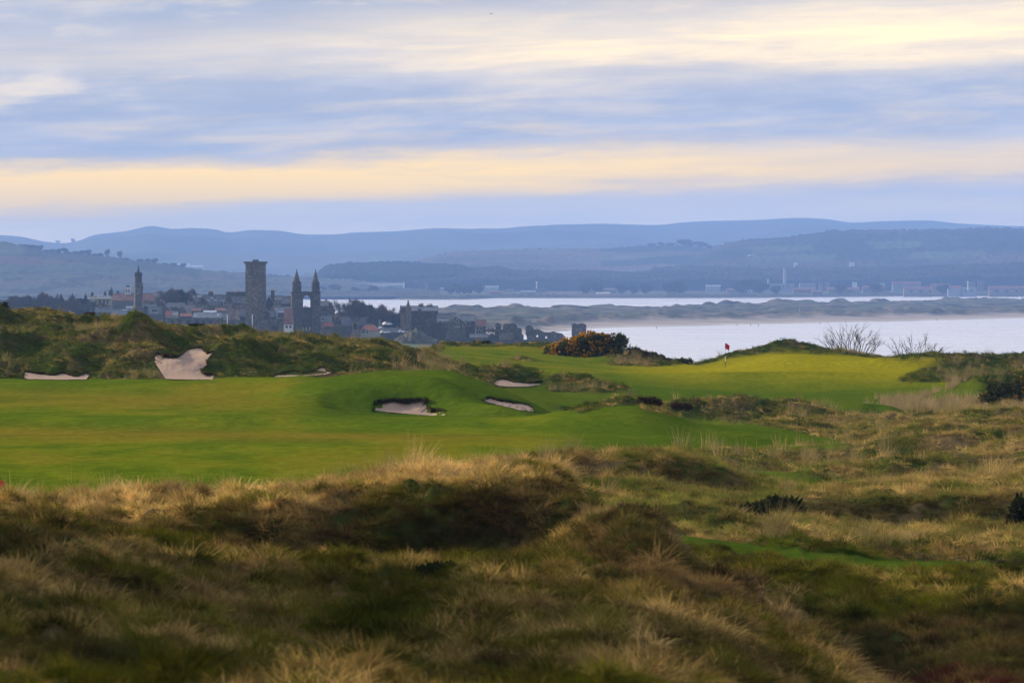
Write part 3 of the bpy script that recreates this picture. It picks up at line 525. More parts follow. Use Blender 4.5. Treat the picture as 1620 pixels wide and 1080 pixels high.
def albedo(u, D):
    x = (u - CX) / FP * D; S = u.shape
    m = table(SHORTs, u, D); g = sm(D + 22 * fbm(x / 16, D / 60, 3, 171) + .05 * (u - 1200), 355, 455) * sm(u + 25 * pn(x / 9, D / 30, 172), 930, 1090) * (1 - .25 * sm(D, 505, 535)); pth = table(blurP, u, D)
    n1 = fbm(x / 3, D / 9, 4, 81); n2 = fbm(x / 14, D / 40, 3, 85); n3 = fbm(x / .5, D / 1.5, 3, 87)
    y = HY - table(FZ, u, D) / D * FP
    fw = ramp(sm(n1 * .6 + n2, -.35, .35), [(0, (.070, .112, .006)), (.55, (.100, .130, .007)), (1, (.135, .132, .010))])
    # the drier brown sweep across the near fairway, long strokes
    dry = np.exp(-((D - (196 - u * .012 + 6 * n2)) / 11.) ** 2) * (1 - sm(u, 600, 1000)) * .75 + np.exp(-((D - 262 + 0.04 * u) / 18.) ** 2) * (1 - sm(u, 250, 480)) * .5
    fw = mixa(fw, (.150, .115, .014), np.clip(dry, 0, 1))
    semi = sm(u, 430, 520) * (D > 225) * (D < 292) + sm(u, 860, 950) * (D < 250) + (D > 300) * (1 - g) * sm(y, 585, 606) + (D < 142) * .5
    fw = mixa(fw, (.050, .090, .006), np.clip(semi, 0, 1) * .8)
    fw = mixa(fw, (.225, .205, .006), g * .95)
    fw = mixa(fw, (.05, .085, .008), pth * .9)
    fw = fw * (1 + .22 * n3 + .14 * n1 + .12 * pn(x / .16, D / .5, 89))[..., None]
    straw = sm(fbm(x / 2.2, D / 3.5, 4, 91) + tanr(u, D), -.22, .28)
    rg = ramp(straw, [(0, (.032, .048, .010)), (.5, (.065, .062, .020)), (1, (.11, .080, .038))]) * (1 + .3 * n3)[..., None]
    C = mixa(rg, fw, m) if False else rg * (1 - m[..., None]) + fw * m[..., None]
    return C
def tanr(u, D):                        # how straw coloured the rough is, by place
    y = HY - table(FZ, u, D) / D * FP
    q = lambda v, a, b, w: sm(v, a - w, a + w) * (1 - sm(v, b - w, b + w))
    s = -.08 + .13 * sm(u, 1050, 1400) * q(D, 100, 345, 4) + .30 * q(D, 77, 90, 1) * (1 - sm(u, 880, 960)) + .15 * q(D, 118, 130, 2)
    s = s - .06 * q(D, 305, 375, 8) * (1 - sm(u, 500, 600)) * sm(y, 520, 560) + .02 * (1 - sm(D, 72, 78)) - .12 * q(D, 66, 97, 4) * sm(u, 1080, 1180) + .12 * (1 - sm(D, 72, 78)) * q(u, 950, 1250, 80) - .1 * sm(D, 320, 345) * sm(u, 1050, 1200)
    return s + .22 * fbm((u - CX) / FP * D / 7., D / 16., 3, 95)
blurP = blur(PATH, 1)
m_ground = mat('course_turf', attr='albedo', rough=1, var=.18, scale=2.2, spec=0, bump=.05, bscale=5.0)
cD = np.concatenate([np.arange(28, 45, .35), np.arange(45, 84, .11), np.arange(84, 100, .16), np.arange(100, 132, .2), np.arange(132, 235, .6), np.arange(235, 268, .28), np.arange(268, 300, .8), np.arange(300, 335, .22), np.arange(335, 375, .45), np.arange(375, 548, .9), np.arange(548, 760, 6)])
cU = np.concatenate([np.arange(-1180, -300, 24), np.arange(-300, -40, 12), np.arange(-40, 1660, 3.2), np.arange(1660, 1980, 12)])
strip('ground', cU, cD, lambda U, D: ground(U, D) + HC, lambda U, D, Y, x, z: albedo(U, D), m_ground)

# ------------------------------------------------------------------ grass: tufts instanced on the rough
def grass_mat(name, tr=.35):
    m = bpy.data.materials.new(name); m.use_nodes = True; N, L = m.node_tree.nodes, m.node_tree.links; N.remove(N['Principled BSDF'])
    a = N.new('ShaderNodeAttribute'); a.attribute_type = 'INSTANCER'; a.attribute_name = 'tint'
    v = N.new('ShaderNodeAttribute'); v.attribute_name = 'bl'
    c = mixc(N, L, 1.0, a.outputs['Color'], v.outputs['Color'], 'MULTIPLY')
    d = N.new('ShaderNodeBsdfDiffuse'); t = N.new('ShaderNodeBsdfTranslucent'); x = N.new('ShaderNodeMixShader'); x.inputs[0].default_value = tr
    L.new(c, d.inputs[0]); L.new(c, t.inputs[0]); L.new(d.outputs[0], x.inputs[1]); L.new(t.outputs[0], x.inputs[2]); L.new(x.outputs[0], N['Material Output'].inputs[0])
    return m
m_grass = grass_mat('grass_blades')
def tuft(name, n, lmin, lmax, w, droop, r0, up=.4, lean=.25, seed=0, segs=3):
    rg = np.random.RandomState(seed); V = []; F = []; C = []
    for k in range(n):
        a = rg.rand() * 6.283; rr = r0 * math.sqrt(rg.rand()); p = np.array([rr * math.cos(a), rr * math.sin(a), -.03]); l = lmin + (lmax - lmin) * rg.rand()
        b = a + rg.normal() * .6; out = np.array([math.cos(b), math.sin(b), 0]); d = out * (1 - up) * rg.rand() * 1.2 + np.array([0, 0, 1.0]) + np.array([lean, -.05, 0]); d /= np.linalg.norm(d)
        side = np.cross(d, rg.normal(size=3)); side /= np.linalg.norm(side); cc = .75 + .5 * rg.rand(); hue = rg.rand(); i = len(V)
        for s in range(segs + 1):
            t = s / segs; ww = w * (1 - t ** 1.5) * .5 + .0006; V += [p - side * ww, p + side * ww]; C += [(cc, cc * (.92 + .12 * hue), cc * .95)] * 2
            d = d + (out * .6 + np.array([lean * .6, 0, -1.0])) * droop * (rg.rand() * .8 + .4) / segs; d /= np.linalg.norm(d); p = p + d * l / segs
        for s in range(segs): F.append((i + 2 * s, i + 2 * s + 1, i + 2 * s + 3, i + 2 * s + 2))
    me = bpy.data.meshes.new(name); me.from_pydata([tuple(q) for q in V], [], F); me.materials.append(m_grass)
    at = me.attributes.new('bl', 'FLOAT_COLOR', 'POINT'); at.data.foreach_set('color', np.array([(*c, 1) for c in C], np.float32).ravel())
    return bpy.data.objects.new(name, me)
def proto_coll(name, obs):
    c = bpy.data.collections.new(name)
    for o in obs: c.objects.link(o)
    return c
near_c = proto_coll('near_tufts', [tuft('blade_clump_%s' % q, 110, .08, .21, .006, 1.5, .13, .15, .25, 10 + i) for i, q in enumerate('abc')] + [tuft('tall_clump_%s' % q, 50, .28, .55, .005, .45, .10, .66, .22, 20 + i, 4) for i, q in enumerate('de')])
far_c = proto_coll('far_tufts', [tuft('blade_clump_far_%s' % q, 60, .09, .22, .014, 1.5, .18, .15, .22, 30 + i, 2) for i, q in enumerate('abc')] + [tuft('tall_clump_far_%s' % q, 36, .3, .6, .010, .4, .12, .68, .18, 40 + i, 3) for i, q in enumerate('de')])
def scatter(name, pos, rot, sc, idx, tint, coll, kind='stuff'):
    me = bpy.data.meshes.new(name); n = len(pos); me.vertices.add(n); me.vertices.foreach_set('co', np.asarray(pos, np.float32).ravel())
    def A(nm, ty, key, arr): a = me.attributes.new(nm, ty, 'POINT'); a.data.foreach_set(key, arr.ravel())
    A('rot', 'FLOAT_VECTOR', 'vector', np.asarray(rot, np.float32)); A('sc', 'FLOAT_VECTOR', 'vector', np.asarray(sc, np.float32)); A('idx', 'INT', 'value', np.asarray(idx, np.int32))
    A('tint', 'FLOAT_COLOR', 'color', np.concatenate([tint, np.ones((n, 1))], 1).astype(np.float32))
    o = bpy.data.objects.new(name, me); COL.objects.link(o)
    g = bpy.data.node_groups.new(name + '_nodes', 'GeometryNodeTree'); g.interface.new_socket('Geometry', in_out='INPUT', socket_type='NodeSocketGeometry'); g.interface.new_socket('Geometry', in_out='OUTPUT', socket_type='NodeSocketGeometry')
    N, L = g.nodes, g.links; i = N.new('NodeGroupInput'); q = N.new('NodeGroupOutput'); p = N.new('GeometryNodeInstanceOnPoints'); ci = N.new('GeometryNodeCollectionInfo')
    ci.inputs['Collection'].default_value = coll; ci.inputs['Separate Children'].default_value = True; ci.inputs['Reset Children'].default_value = True
    def at(nm, ty): a = N.new('GeometryNodeInputNamedAttribute'); a.data_type = ty; a.inputs['Name'].default_value = nm; return a.outputs['Attribute']
    L.new(i.outputs[0], p.inputs['Points']); L.new(ci.outputs[0], p.inputs['Instance']); p.inputs['Pick Instance'].default_value = True
    L.new(at('idx', 'INT'), p.inputs['Instance Index']); er = N.new('FunctionNodeEulerToRotation'); L.new(at('rot', 'FLOAT_VECTOR'), er.inputs[0]); L.new(er.outputs[0], p.inputs['Rotation']); L.new(at('sc', 'FLOAT_VECTOR'), p.inputs['Scale'])
    L.new(p.outputs[0], q.inputs[0]); md = o.modifiers.new('scatter', 'NODES'); md.node_group = g
    tag(o, kind=kind); return o
rs = np.random.RandomState(5)
def tint_of(u, D, n):
    x = (u - CX) / FP * D
    t = fbm(x / 1.6, D / 2.4, 4, 91) * .8 + tanr(u, D) + rs.normal(size=n) * .14
    c = ramp(np.clip(sm(t, -.35, .38), 0, 1), [(0, (.042, .080, .005)), (.3, (.088, .115, .010)), (.5, (.14, .125, .022)), (.72, (.26, .18, .052)), (1, (.44, .31, .115))])
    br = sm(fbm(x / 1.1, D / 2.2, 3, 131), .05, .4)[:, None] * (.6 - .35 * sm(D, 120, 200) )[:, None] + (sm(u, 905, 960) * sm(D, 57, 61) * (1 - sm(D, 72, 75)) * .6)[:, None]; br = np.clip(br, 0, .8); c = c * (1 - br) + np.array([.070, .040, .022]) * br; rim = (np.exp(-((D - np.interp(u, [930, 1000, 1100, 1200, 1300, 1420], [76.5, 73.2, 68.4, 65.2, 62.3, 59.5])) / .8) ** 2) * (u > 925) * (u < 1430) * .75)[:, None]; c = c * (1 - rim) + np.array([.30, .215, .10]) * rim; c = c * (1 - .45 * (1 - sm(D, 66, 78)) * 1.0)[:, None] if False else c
    nf = (1 - sm(D, 90, 97))[:, None] * sm(c[:, 1:2] / c[:, 0:1], 1.0, 1.5); c = c * (1 - nf) + (c * np.array([1.35, .82, 1.1])) * nf
    gl_ = (sm(D, 98, 100) * (1 - sm(D, 109, 112)) * sm(u, 900, 950) * (1 - sm(u, 1120, 1200)) * .55)[:, None]; c = c * (1 - gl_) + np.array([.15, .175, .025]) * gl_
    rt = (sm(D, 98, 104) * (1 - sm(D, 325, 345)) * sm(u, 900, 1050))[:, None]; c = c * (1 - rt * .35) + np.array([.21, .18, .055]) * rt * .35; c = c * (1 + .35 * rt + (.35 * sm(D, 76.6, 78) * (1 - sm(D, 88, 92)) + .15 * sm(D, 300, 310))[:, None])  # straw mix, plus sunlight on right rough, crest and far dunes painted in
    ld = (sm(D, 300, 310) * (1 - sm(D, 380, 400)) * (1 - sm(u, 700, 760)) * .28)[:, None]; c = c * (1 - ld) + np.array([.15, .165, .035]) * ld
    tk = 1 + .75 * pn(x / .33, D / .42, 301) * (1 - sm(D, 100, 150)) + .5 * pn(x / .9, D / 1.6, 302); c = c * np.clip(tk, .45, 1.7)[:, None]
    return c * (.72 + .56 * rs.rand(n))[:, None]
def field(name, d0, d1, per_m2, coll, smin, smax, tall=.1, u0=-80, u1=1700, seed=0, wide=1.0):
    wdt = (u1 - u0) / FP; n = int(per_m2 * wdt * (d1 * d1 - d0 * d0) / 2); q = rs.rand(n); D = np.sqrt(d0 * d0 + q * (d1 * d1 - d0 * d0)); u = u0 + (u1 - u0) * rs.rand(n)
    r = table(ROUGH, u, D); s_ = table(SANDs, u, D); Y = HY - table(FZ, u, D) / D * FP; x = (u - CX) / FP * D
    cl = fbm(x / .9, D / 1.2, 3, 61); keep = (r > .35 + .4 * rs.rand(n)) & (s_ < .05) & (Y < 1120) & (rs.rand(n) < .75 + 2.2 * np.abs(cl))
    u, D, x, cl = u[keep], D[keep], x[keep], cl[keep]; n = len(u); z = ground(u, D) + HC
    e = .12; zx = (ground(u + e / D * FP, D) - ground(u, D)) / e; zy = (ground(u, D + e) - ground(u, D)) / e
    T = tint_of(u, D, n); zs = (table(FZ, u, D + .35) - table(FZ, u, D - .35)) / .7; sl = (sm(zs, .16, .5) * np.where(D < 130, .62, .4))[:, None]; T = T * (1 - sl) + np.array([.065, .045, .018]) * (.6 + .8 * rs.rand(n))[:, None] * sl; tl = rs.rand(n) < np.clip(tall * 12 * sm(pn(x / 5, D / 8, 140), .3, .5) + tall * .3 + .05 * (D > 79.5) * (D < 86) * (u < 890) * coll_near(coll), 0, .8)  # camera-facing slopes: thatch brown, with their shade also painted into the tint
    idx = np.where(tl, 3 + (rs.rand(n) < .5), (rs.rand(n) * 3).astype(int)); s = (smin + (smax - smin) * rs.rand(n)) * (.75 + 1.5 * np.abs(cl)) * wide; s = np.where(tl & (D < 98), s * .62, s)
    # clumps lean with the slope and the wind; on short stretches everything is lower
    rot = np.stack([np.clip(zy, -.9, .9) * .55 + .15 * rs.normal(size=n), -np.clip(zx, -.9, .9) * .55 + .12 * rs.normal(size=n), rs.normal(size=n) * .5], -1)
    sc = np.stack([s, s, s * (.8 + .4 * rs.rand(n))], -1)
    print(name, n); T[tl] = T[tl] * .5 + np.array([.36, .28, .16]) * .5
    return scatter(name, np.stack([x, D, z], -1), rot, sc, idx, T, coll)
def coll_near(c): return 1.0 if c is near_c else 0.0
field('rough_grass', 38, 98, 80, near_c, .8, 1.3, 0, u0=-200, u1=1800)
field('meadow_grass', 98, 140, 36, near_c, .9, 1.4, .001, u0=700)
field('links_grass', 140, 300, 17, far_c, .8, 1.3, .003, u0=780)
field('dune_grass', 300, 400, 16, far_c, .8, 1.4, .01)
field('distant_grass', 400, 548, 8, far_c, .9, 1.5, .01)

# ------------------------------------------------------------------ things on the course
rnd = random.Random(11)
m_sand = mat('bunker_sand', (.36, .265, .205), rough=1, var=.16, scale=1.3, col2=(.30, .22, .17), bump=.12, bscale=1.1, spec=.05)
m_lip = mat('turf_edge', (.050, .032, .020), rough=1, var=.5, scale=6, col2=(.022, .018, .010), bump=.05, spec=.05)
tuft_pts = []
for lb, pl, d0, d1 in BUNK:
    # densify outline
    out = []
    n = len(pl)
    for i in range(n):
        a, b = pl[i], pl[(i + 1) % n]; k = max(1, int(math.hypot(b[0] - a[0], b[1] - a[1]) / 2.0))
        for j in range(k): t = j / k; out.append((a[0] + (b[0] - a[0]) * t + rnd.uniform(-.35, .35), a[1] + (b[1] - a[1]) * t + rnd.uniform(-.35, .35)))
    m = len(out); us = [p[0] for p in out]; ys = [p[1] for p in out]
    inner = []
    for uu in np.arange(min(us), max(us), 2.5):
        for yy in np.arange(min(ys), max(ys), 1.6):
            if inpoly(np.array([uu]), np.array([yy]), out)[0] and min((uu - a) ** 2 + (yy - b) ** 2 for a, b in out) > 1.2: inner.append((uu, yy))
    pts = out + inner
    bt = {}
    def bottom(u): c = [b for a, b in out if abs(a - u) < 4]; return max(c) if c else max(ys)
    W3 = []; ds = np.arange(d0 - 6, d1 + 6, .1)
    lo = [table(FZ0, np.full(ds.shape, float(u)), ds) for u in np.arange(min(us) - 3, max(us) + 4, 2.0)]
    for (u, y) in pts:
        z = lo[min(len(lo) - 1, int((u - min(us) + 3) / 2.0))]; yy = HY - z / ds * FP; ok = yy <= y; k = int(np.argmax(ok)) if ok.any() else int(np.argmin(yy))
        D = ds[k]; wgt = min(1, max(0, (bottom(u) - y) / 5.0)); W3.append([(u - CX) / FP * D, D, HC - (y - HY) / FP * D, wgt, u, y])
    for q in W3: q[2] += .03 - .0 * q[3]
    co = [Vector((p[0], p[1])) for p in pts]
    ed = [(i, (i + 1) % m) for i in range(m)]
    r = geometry.delaunay_2d_cdt(co, ed, [], 1, 1e-4)
    vv = []
    for q, orig in zip(r[0], r[3]): vv.append(W3[orig[0]] if orig else None)
    base = W3[int(np.argmax(ys))]
    t = empty('sand_bunker', (sum(q[0] for q in W3) / len(W3), base[1], base[2]), lb, 'bunker'); ox, oy, oz = t.location
    mb = MB(); mb.v = [((q[0] - ox, q[1] - oy + .22 * q[3] + .22 * float(pn(q[0] / .9, q[2] / .35, 9)) * q[3], q[2] - oz) if q else (0, 0, 0)) for q in vv]
    mb.f = [tuple(f) for f in r[2] if all(vv[i] for i in f)]
    # skirt down so the sheet beds into the turf
    sand = mb.build('sand', m_sand, t, smooth=True)
    lip = MB(); lip_on = False; cen_y = sum(ys) / m
    for i in range(m):
        a, b = W3[i], W3[(i + 1) % m]; dx, dy = b[4] - a[4], b[5] - a[5]; L_ = math.hypot(dx, dy) or 1
        # outward normal of the outline in the view (outline runs clockwise or counter): test upwards
        mu, my = (a[4] + b[4]) / 2, (a[5] + b[5]) / 2; nx, ny = dy / L_, -dx / L_
        if inpoly(np.array([mu + nx * .9]), np.array([my + ny * .9]), out)[0]: nx, ny = -nx, -ny
        if ny < -.12:
            for q in (a, b): q.append(0)
            s1, s2 = pn(a[4] / 5., a[5] / 5., 3), pn(b[4] / 5., b[5] / 5., 3)
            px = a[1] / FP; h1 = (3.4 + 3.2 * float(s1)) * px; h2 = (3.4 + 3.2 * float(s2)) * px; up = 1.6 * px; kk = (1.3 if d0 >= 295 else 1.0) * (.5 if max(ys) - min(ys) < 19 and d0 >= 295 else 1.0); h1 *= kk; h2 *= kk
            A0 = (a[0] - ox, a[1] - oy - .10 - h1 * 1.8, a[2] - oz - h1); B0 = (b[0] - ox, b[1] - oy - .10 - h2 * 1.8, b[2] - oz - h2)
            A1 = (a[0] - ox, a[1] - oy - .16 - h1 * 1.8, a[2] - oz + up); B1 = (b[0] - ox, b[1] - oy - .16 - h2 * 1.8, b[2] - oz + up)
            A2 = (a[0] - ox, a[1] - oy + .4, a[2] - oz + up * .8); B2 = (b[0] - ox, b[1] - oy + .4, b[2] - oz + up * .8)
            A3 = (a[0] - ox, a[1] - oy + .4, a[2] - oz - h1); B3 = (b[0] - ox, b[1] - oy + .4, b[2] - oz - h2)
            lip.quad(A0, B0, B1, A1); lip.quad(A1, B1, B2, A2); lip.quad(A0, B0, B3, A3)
            if True:
                for _ in range(2): k = rnd.random(); tuft_pts.append((a[0] + (b[0] - a[0]) * k, a[1] - .1 - h1 * 1.2, a[2] + up * .8, a[4], a[1]))
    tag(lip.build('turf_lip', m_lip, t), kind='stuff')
n = len(tuft_pts); tp = np.array(tuft_pts)
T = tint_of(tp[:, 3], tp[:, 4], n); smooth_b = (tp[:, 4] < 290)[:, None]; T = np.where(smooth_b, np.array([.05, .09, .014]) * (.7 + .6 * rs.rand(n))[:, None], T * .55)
s_ = np.where(smooth_b[:, 0], .45, .5) * (.6 + .7 * rs.rand(n))
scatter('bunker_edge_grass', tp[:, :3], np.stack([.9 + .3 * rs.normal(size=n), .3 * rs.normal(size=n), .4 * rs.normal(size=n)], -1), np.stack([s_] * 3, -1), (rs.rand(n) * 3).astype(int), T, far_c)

def G(u, D): return float(ground(np.array([float(u)]), np.array([float(D)]))[0]) + HC
def at(u, D, dz=0): return ((u - CX) / FP * D, D, G(u, D) + dz)
# flagstick
m_black = mat('black_enamel', (.02, .02, .022), rough=.4); m_white = mat('white_enamel', (.8, .8, .78), rough=.5); m_red = mat('red_flag_cloth', (.50, .012, .03), rough=.8, var=.15, scale=9)
def flagstick():
    D = 480; t = empty('flagstick', at(1147.6, D, -.02), 'black and white golf flagstick with a red flag on the yellow green', 'flagstick')
    mb = MB(); mb.cyl(0, 0, -.1, 2.16, .022, n=8); mb.build('pole', m_black, t, smooth=False)
    for z0, z1 in ((.62, 1.06), (1.35, 1.55)): MB().cyl(0, 0, z0, z1, .026, n=8).build('white_band', m_white, t)
    fl = MB(); nx, nz = 10, 8
    for j in range(nz + 1):
        for i in range(nx + 1):
            a, b = i / nx, j / nz; x = a * .34 * (1 - .15 * b); fl.v.append((.02 + x, .05 * math.sin(a * 7 + b * 2) * a, 2.14 - b * .46 - a * a * .22 + .02 * math.sin(a * 9)))
    for j in range(nz):
        for i in range(nx): k = j * (nx + 1) + i; fl.f.append((k, k + 1, k + nx + 2, k + nx + 1))
    for q in [(p[0], p[1] + .008, p[2]) for p in fl.v[:0]]: pass
    f = fl.build('flag', m_red, t, smooth=True); sd_ = f.modifiers.new('thick', 'SOLIDIFY'); sd_.thickness = .008
    MB().cyl(0, 0, 2.15, 2.19, .03, .015, 8).build('cap', m_white, t)
flagstick()
m_yel = mat('yellow_paint', (.62, .66, .03), rough=.6, var=.1, scale=8)
p_ = empty('marker_post', at(585.5, 362, -.05), 'yellow marker post standing on the rough dune in front of the town', 'post'); MB().box(-.05, .05, -.05, .05, -.15, .44).build('post', m_yel, p_); MB().box(-.055, .055, -.055, .055, .44, .47, .02, .02).build('post_cap', m_white, p_)
p_ = empty('tee_flag', at(-1.5, 87, 0), 'small red flag at the left edge beyond the near grassy crest', 'flag'); 
p_.location.z = P(0, 772, 87)[2] - .5; MB().cyl(0, 0, -.3, .62, .008, n=6).build('pole', m_black, p_); f = MB(); f.quad((0, 0, .62), (.09, .02, .60), (.085, -.01, .5), (0, 0, .52)); f = f.build('flag', m_red, p_); f.modifiers.new('thick', 'SOLIDIFY').thickness = .004
# gorse and shrubs
def leafmat(name, c1, c2, tr=.2):
    m = bpy.data.materials.new(name); m.use_nodes = True; N, L = m.node_tree.nodes, m.node_tree.links; N.remove(N['Principled BSDF'])
    a = N.new('ShaderNodeAttribute'); a.attribute_name = 'bl'; c = mixc(N, L, a.outputs['Fac'], c1, c2)
    d = N.new('ShaderNodeBsdfDiffuse'); t = N.new('ShaderNodeBsdfTranslucent'); x = N.new('ShaderNodeMixShader'); x.inputs[0].default_value = tr
    L.new(c, d.inputs[0]); L.new(c, t.inputs[0]); L.new(d.outputs[0], x.inputs[1]); L.new(t.outputs[0], x.inputs[2]); L.new(x.outputs[0], N['Material Output'].inputs[0]); return m
m_gorse = leafmat('gorse_spines', (.025, .042, .012), (.11, .13, .03)); m_brown = leafmat('gorse_dead_wood', (.035, .025, .016), (.10, .065, .035)); m_gold = leafmat('gorse_flowers', (.34, .15, .006), (.62, .32, .012), .3)
m_bark = mat('bark', (.075, .060, .048), rough=.95, var=.3, scale=3)
m_darkleaf = leafmat('dark_needles', (.008, .013, .006), (.030, .045, .015))
def spray(name, m, P3, size, nb, parent, rg, upb=.3, wr=.22):
    """clusters of short spines round every point"""
    P3 = np.asarray(P3); k = len(P3); C = np.repeat(P3, nb, 0); d = rg.normal(size=(k * nb, 3)); d[:, 2] += upb * 2; d /= np.linalg.norm(d, axis=1)[:, None]
    l = size * (.5 + rg.rand(k * nb))[:, None]; s = np.cross(d, rg.normal(size=(k * nb, 3))); s /= np.linalg.norm(s, axis=1)[:, None]; s = s * l * wr
    V = np.stack([C - s, C + s, C + d * l + s * .3, C + d * l - s * .3], 1).reshape(-1, 3); F = np.arange(len(V)).reshape(-1, 4)
    o = fast_mesh(name, V, F, m, False); a = o.data.attributes.new('bl', 'FLOAT', 'POINT'); a.data.foreach_set('value', np.repeat(np.clip(np.repeat(rg.rand(k), nb) * .6 + rg.rand(k * nb) * .4, 0, 1), 4).astype(np.float32)); o.parent = parent; return o
def bush(name, label, cat, u, D, lumps, n, size=.14, flowers=0, fl_bias=None, group=None, mats=(None, None), seed=1, nb=5, sink=.15, dead=0):
    """lumps: (dx, dy, z, rx, ry, rz) in metres round the foot"""
    rg = np.random.RandomState(seed); t = empty(name, at(u, D, -sink), label, cat, group=group)
    vol = np.array([l[3] * l[5] for l in lumps]); li = rg.choice(len(lumps), n, p=vol / vol.sum()); LP = np.array(lumps)[li]
    d = rg.normal(size=(n, 3)); d /= np.linalg.norm(d, axis=1)[:, None]; r = rg.rand(n) ** .28; r = r * (1 + .32 * pn(d[:, 0] * 2.3 + li * 3, d[:, 2] * 2.3 + d[:, 1], seed)); pos = LP[:, :3] + d * r[:, None] * LP[:, 3:]
    ok = (pos[:, 2] > 0); pos = pos[ok]; d = d[ok]
    st = MB()
    for l in lumps:
        for _ in range(4): st.tube((l[0] * .5, l[1] * .5, -.1), (l[0] + rg.normal() * l[3] * .4, l[1] + rg.normal() * l[4] * .3, l[2] + l[5] * .55), .05, .02, 5)
    st.build('stem', m_bark, t)
    if dead: k = rg.rand(len(pos)) < dead; spray('dead_foliage', m_brown, pos[k], size, nb, t, rg); pos, d = pos[~k], d[~k]
    spray('foliage', mats[0] or m_gorse, pos, size, nb, t, rg)
    if flowers:
        w = np.clip(d[:, 2] * .6 + .5 + d[:, 1] * -.2, 0, 1) * (np.array([fl_bias(*q) for q in pos]) if fl_bias else 1); w = w * (pn(pos[:, 0] * 1.1, pos[:, 2] * 1.6 + pos[:, 1], seed + 5) > -.02)
        k = rg.rand(len(pos)) < flowers * w; spray('blossom', m_gold, pos[k] + d[k] * size * .9, size * .7, 6, t, rg, .1, .45)
    return t
k_ = 470 / FP
def L_(u, y, ru, ry, D, u0, yb, dy=0, rd=None): s = D / FP; return ((u - u0) * s, dy, (yb - y) * s, ru * s, rd or ru * s * .8, ry * s)
D_ = 505; B0 = (940, 566)
Lm = [L_(u, y, ru, ry, D_, 940, 566) for u, y, ru, ry in ((885, 553, 26, 17), (905, 544, 24, 16), (930, 538, 26, 18), (950, 536, 24, 16), (925, 556, 40, 14), (975, 537, 18, 18), (985, 526 + 4, 10, 8), (960, 555, 36, 16), (1000, 553, 15, 12), (990, 566, 26, 10), (900, 560, 40, 10), (870, 556, 10, 7), (1008, 548, 8, 6), (920, 535, 18, 10), (955, 528, 12, 7))]
bush('gorse_bush', 'large gorse bush with orange yellow blossom on its left, behind the green', 'gorse bush', 940, D_, Lm, 6500, .19, 1.6, lambda x, y, z: np.clip(1.05 - (x + 1.4) * .30, 0, 1) * (z > .3), seed=3, sink=.4, dead=.22)
Lm = [L_(u, y, ru, ry, D_, 1030, 572) for u, y, ru, ry in ((1022, 560, 9, 7), (1034, 562, 10, 7), (1045, 566, 9, 6), (1055, 569, 8, 5))]
bush('gorse_bush', 'small gorse with a few yellow flowers just right of the large bush', 'gorse bush', 1030, D_, Lm, 900, .15, .4, lambda x, y, z: float(x < .1), seed=4, sink=.1, dead=.3)
Lm = [L_(u, y, ru, ry, D_, 1080, 574) for u, y, ru, ry in ((1066, 567, 8, 4), (1078, 565, 10, 5), (1089, 566, 7, 5), (1074, 571, 14, 4))]
bush('gorse_bush', 'low dark flowerless gorse at the clifftop nearest the flagstick', 'gorse bush', 1080, D_, Lm, 700, .13, 0, seed=5, sink=.1, dead=.35)
D2 = 338; Lm = [L_(u, y, ru, ry, D2, 1590, 642) for u, y, ru, ry in ((1565, 630, 18, 12), (1585, 618, 22, 16), (1610, 612, 22, 16), (1600, 630, 34, 14), (1640, 615, 26, 18), (1570, 612, 10, 10), (1670, 618, 26, 18))]
bush('gorse_bush', 'dark gorse with sparse orange flowers at the right edge above the pale tall grass', 'gorse bush', 1590, D2, Lm, 5200, .12, .16, seed=6, sink=.2, dead=.25)
for (u, y, D, w, h, lb, fl, sd_, mm) in ((1238, 785, 110.0, 36, 34, 'spiky dark gorse on the slope above the grassy ridge', 0, 7, None), (1190, 815, 106.5, 24, 34, 'low dark gorse at the foot of the slope, left of the spiky gorse', 0, 8, None), (1612, 836, 109, 26, 52, 'dark conical conifer like bush cut by the right edge of the picture', 0, 9, m_darkleaf),
        (1308, 778, 128, 13, 5, 'tiny dark shrub in the pale rough above the ridge', 0, 12, None), (1430, 774, 124, 28, 6, 'thin row of dark heathery shrub lying along the pale rough', 0, 13, None), (1207, 752, 122, 6, 9, 'small dark upright tussock bush on the rounded rough hill', 0, 14, None)):
    zb = G(u, D); s = D / FP; Lm = [(rnd.uniform(-.5, .5) * w * s, rnd.uniform(-.2, .2), rnd.uniform(.2, .6) * h * s, w * s * .55, .35, h * s * .5) for _ in range(5)]
    if mm: Lm = [(0, 0, h * s * q, w * s * (1.1 - q) * .95, .3, h * s * .22) for q in (.15, .35, .55, .75, .92)]
    b = bush('shrub' if not mm else 'conifer_bush', lb, 'shrub', u, D, Lm, 800 if w > 15 else 260, .10 if w > 20 else .07, fl, seed=sd_, mats=(mm or m_darkleaf, None), dead=.15, sink=.05)
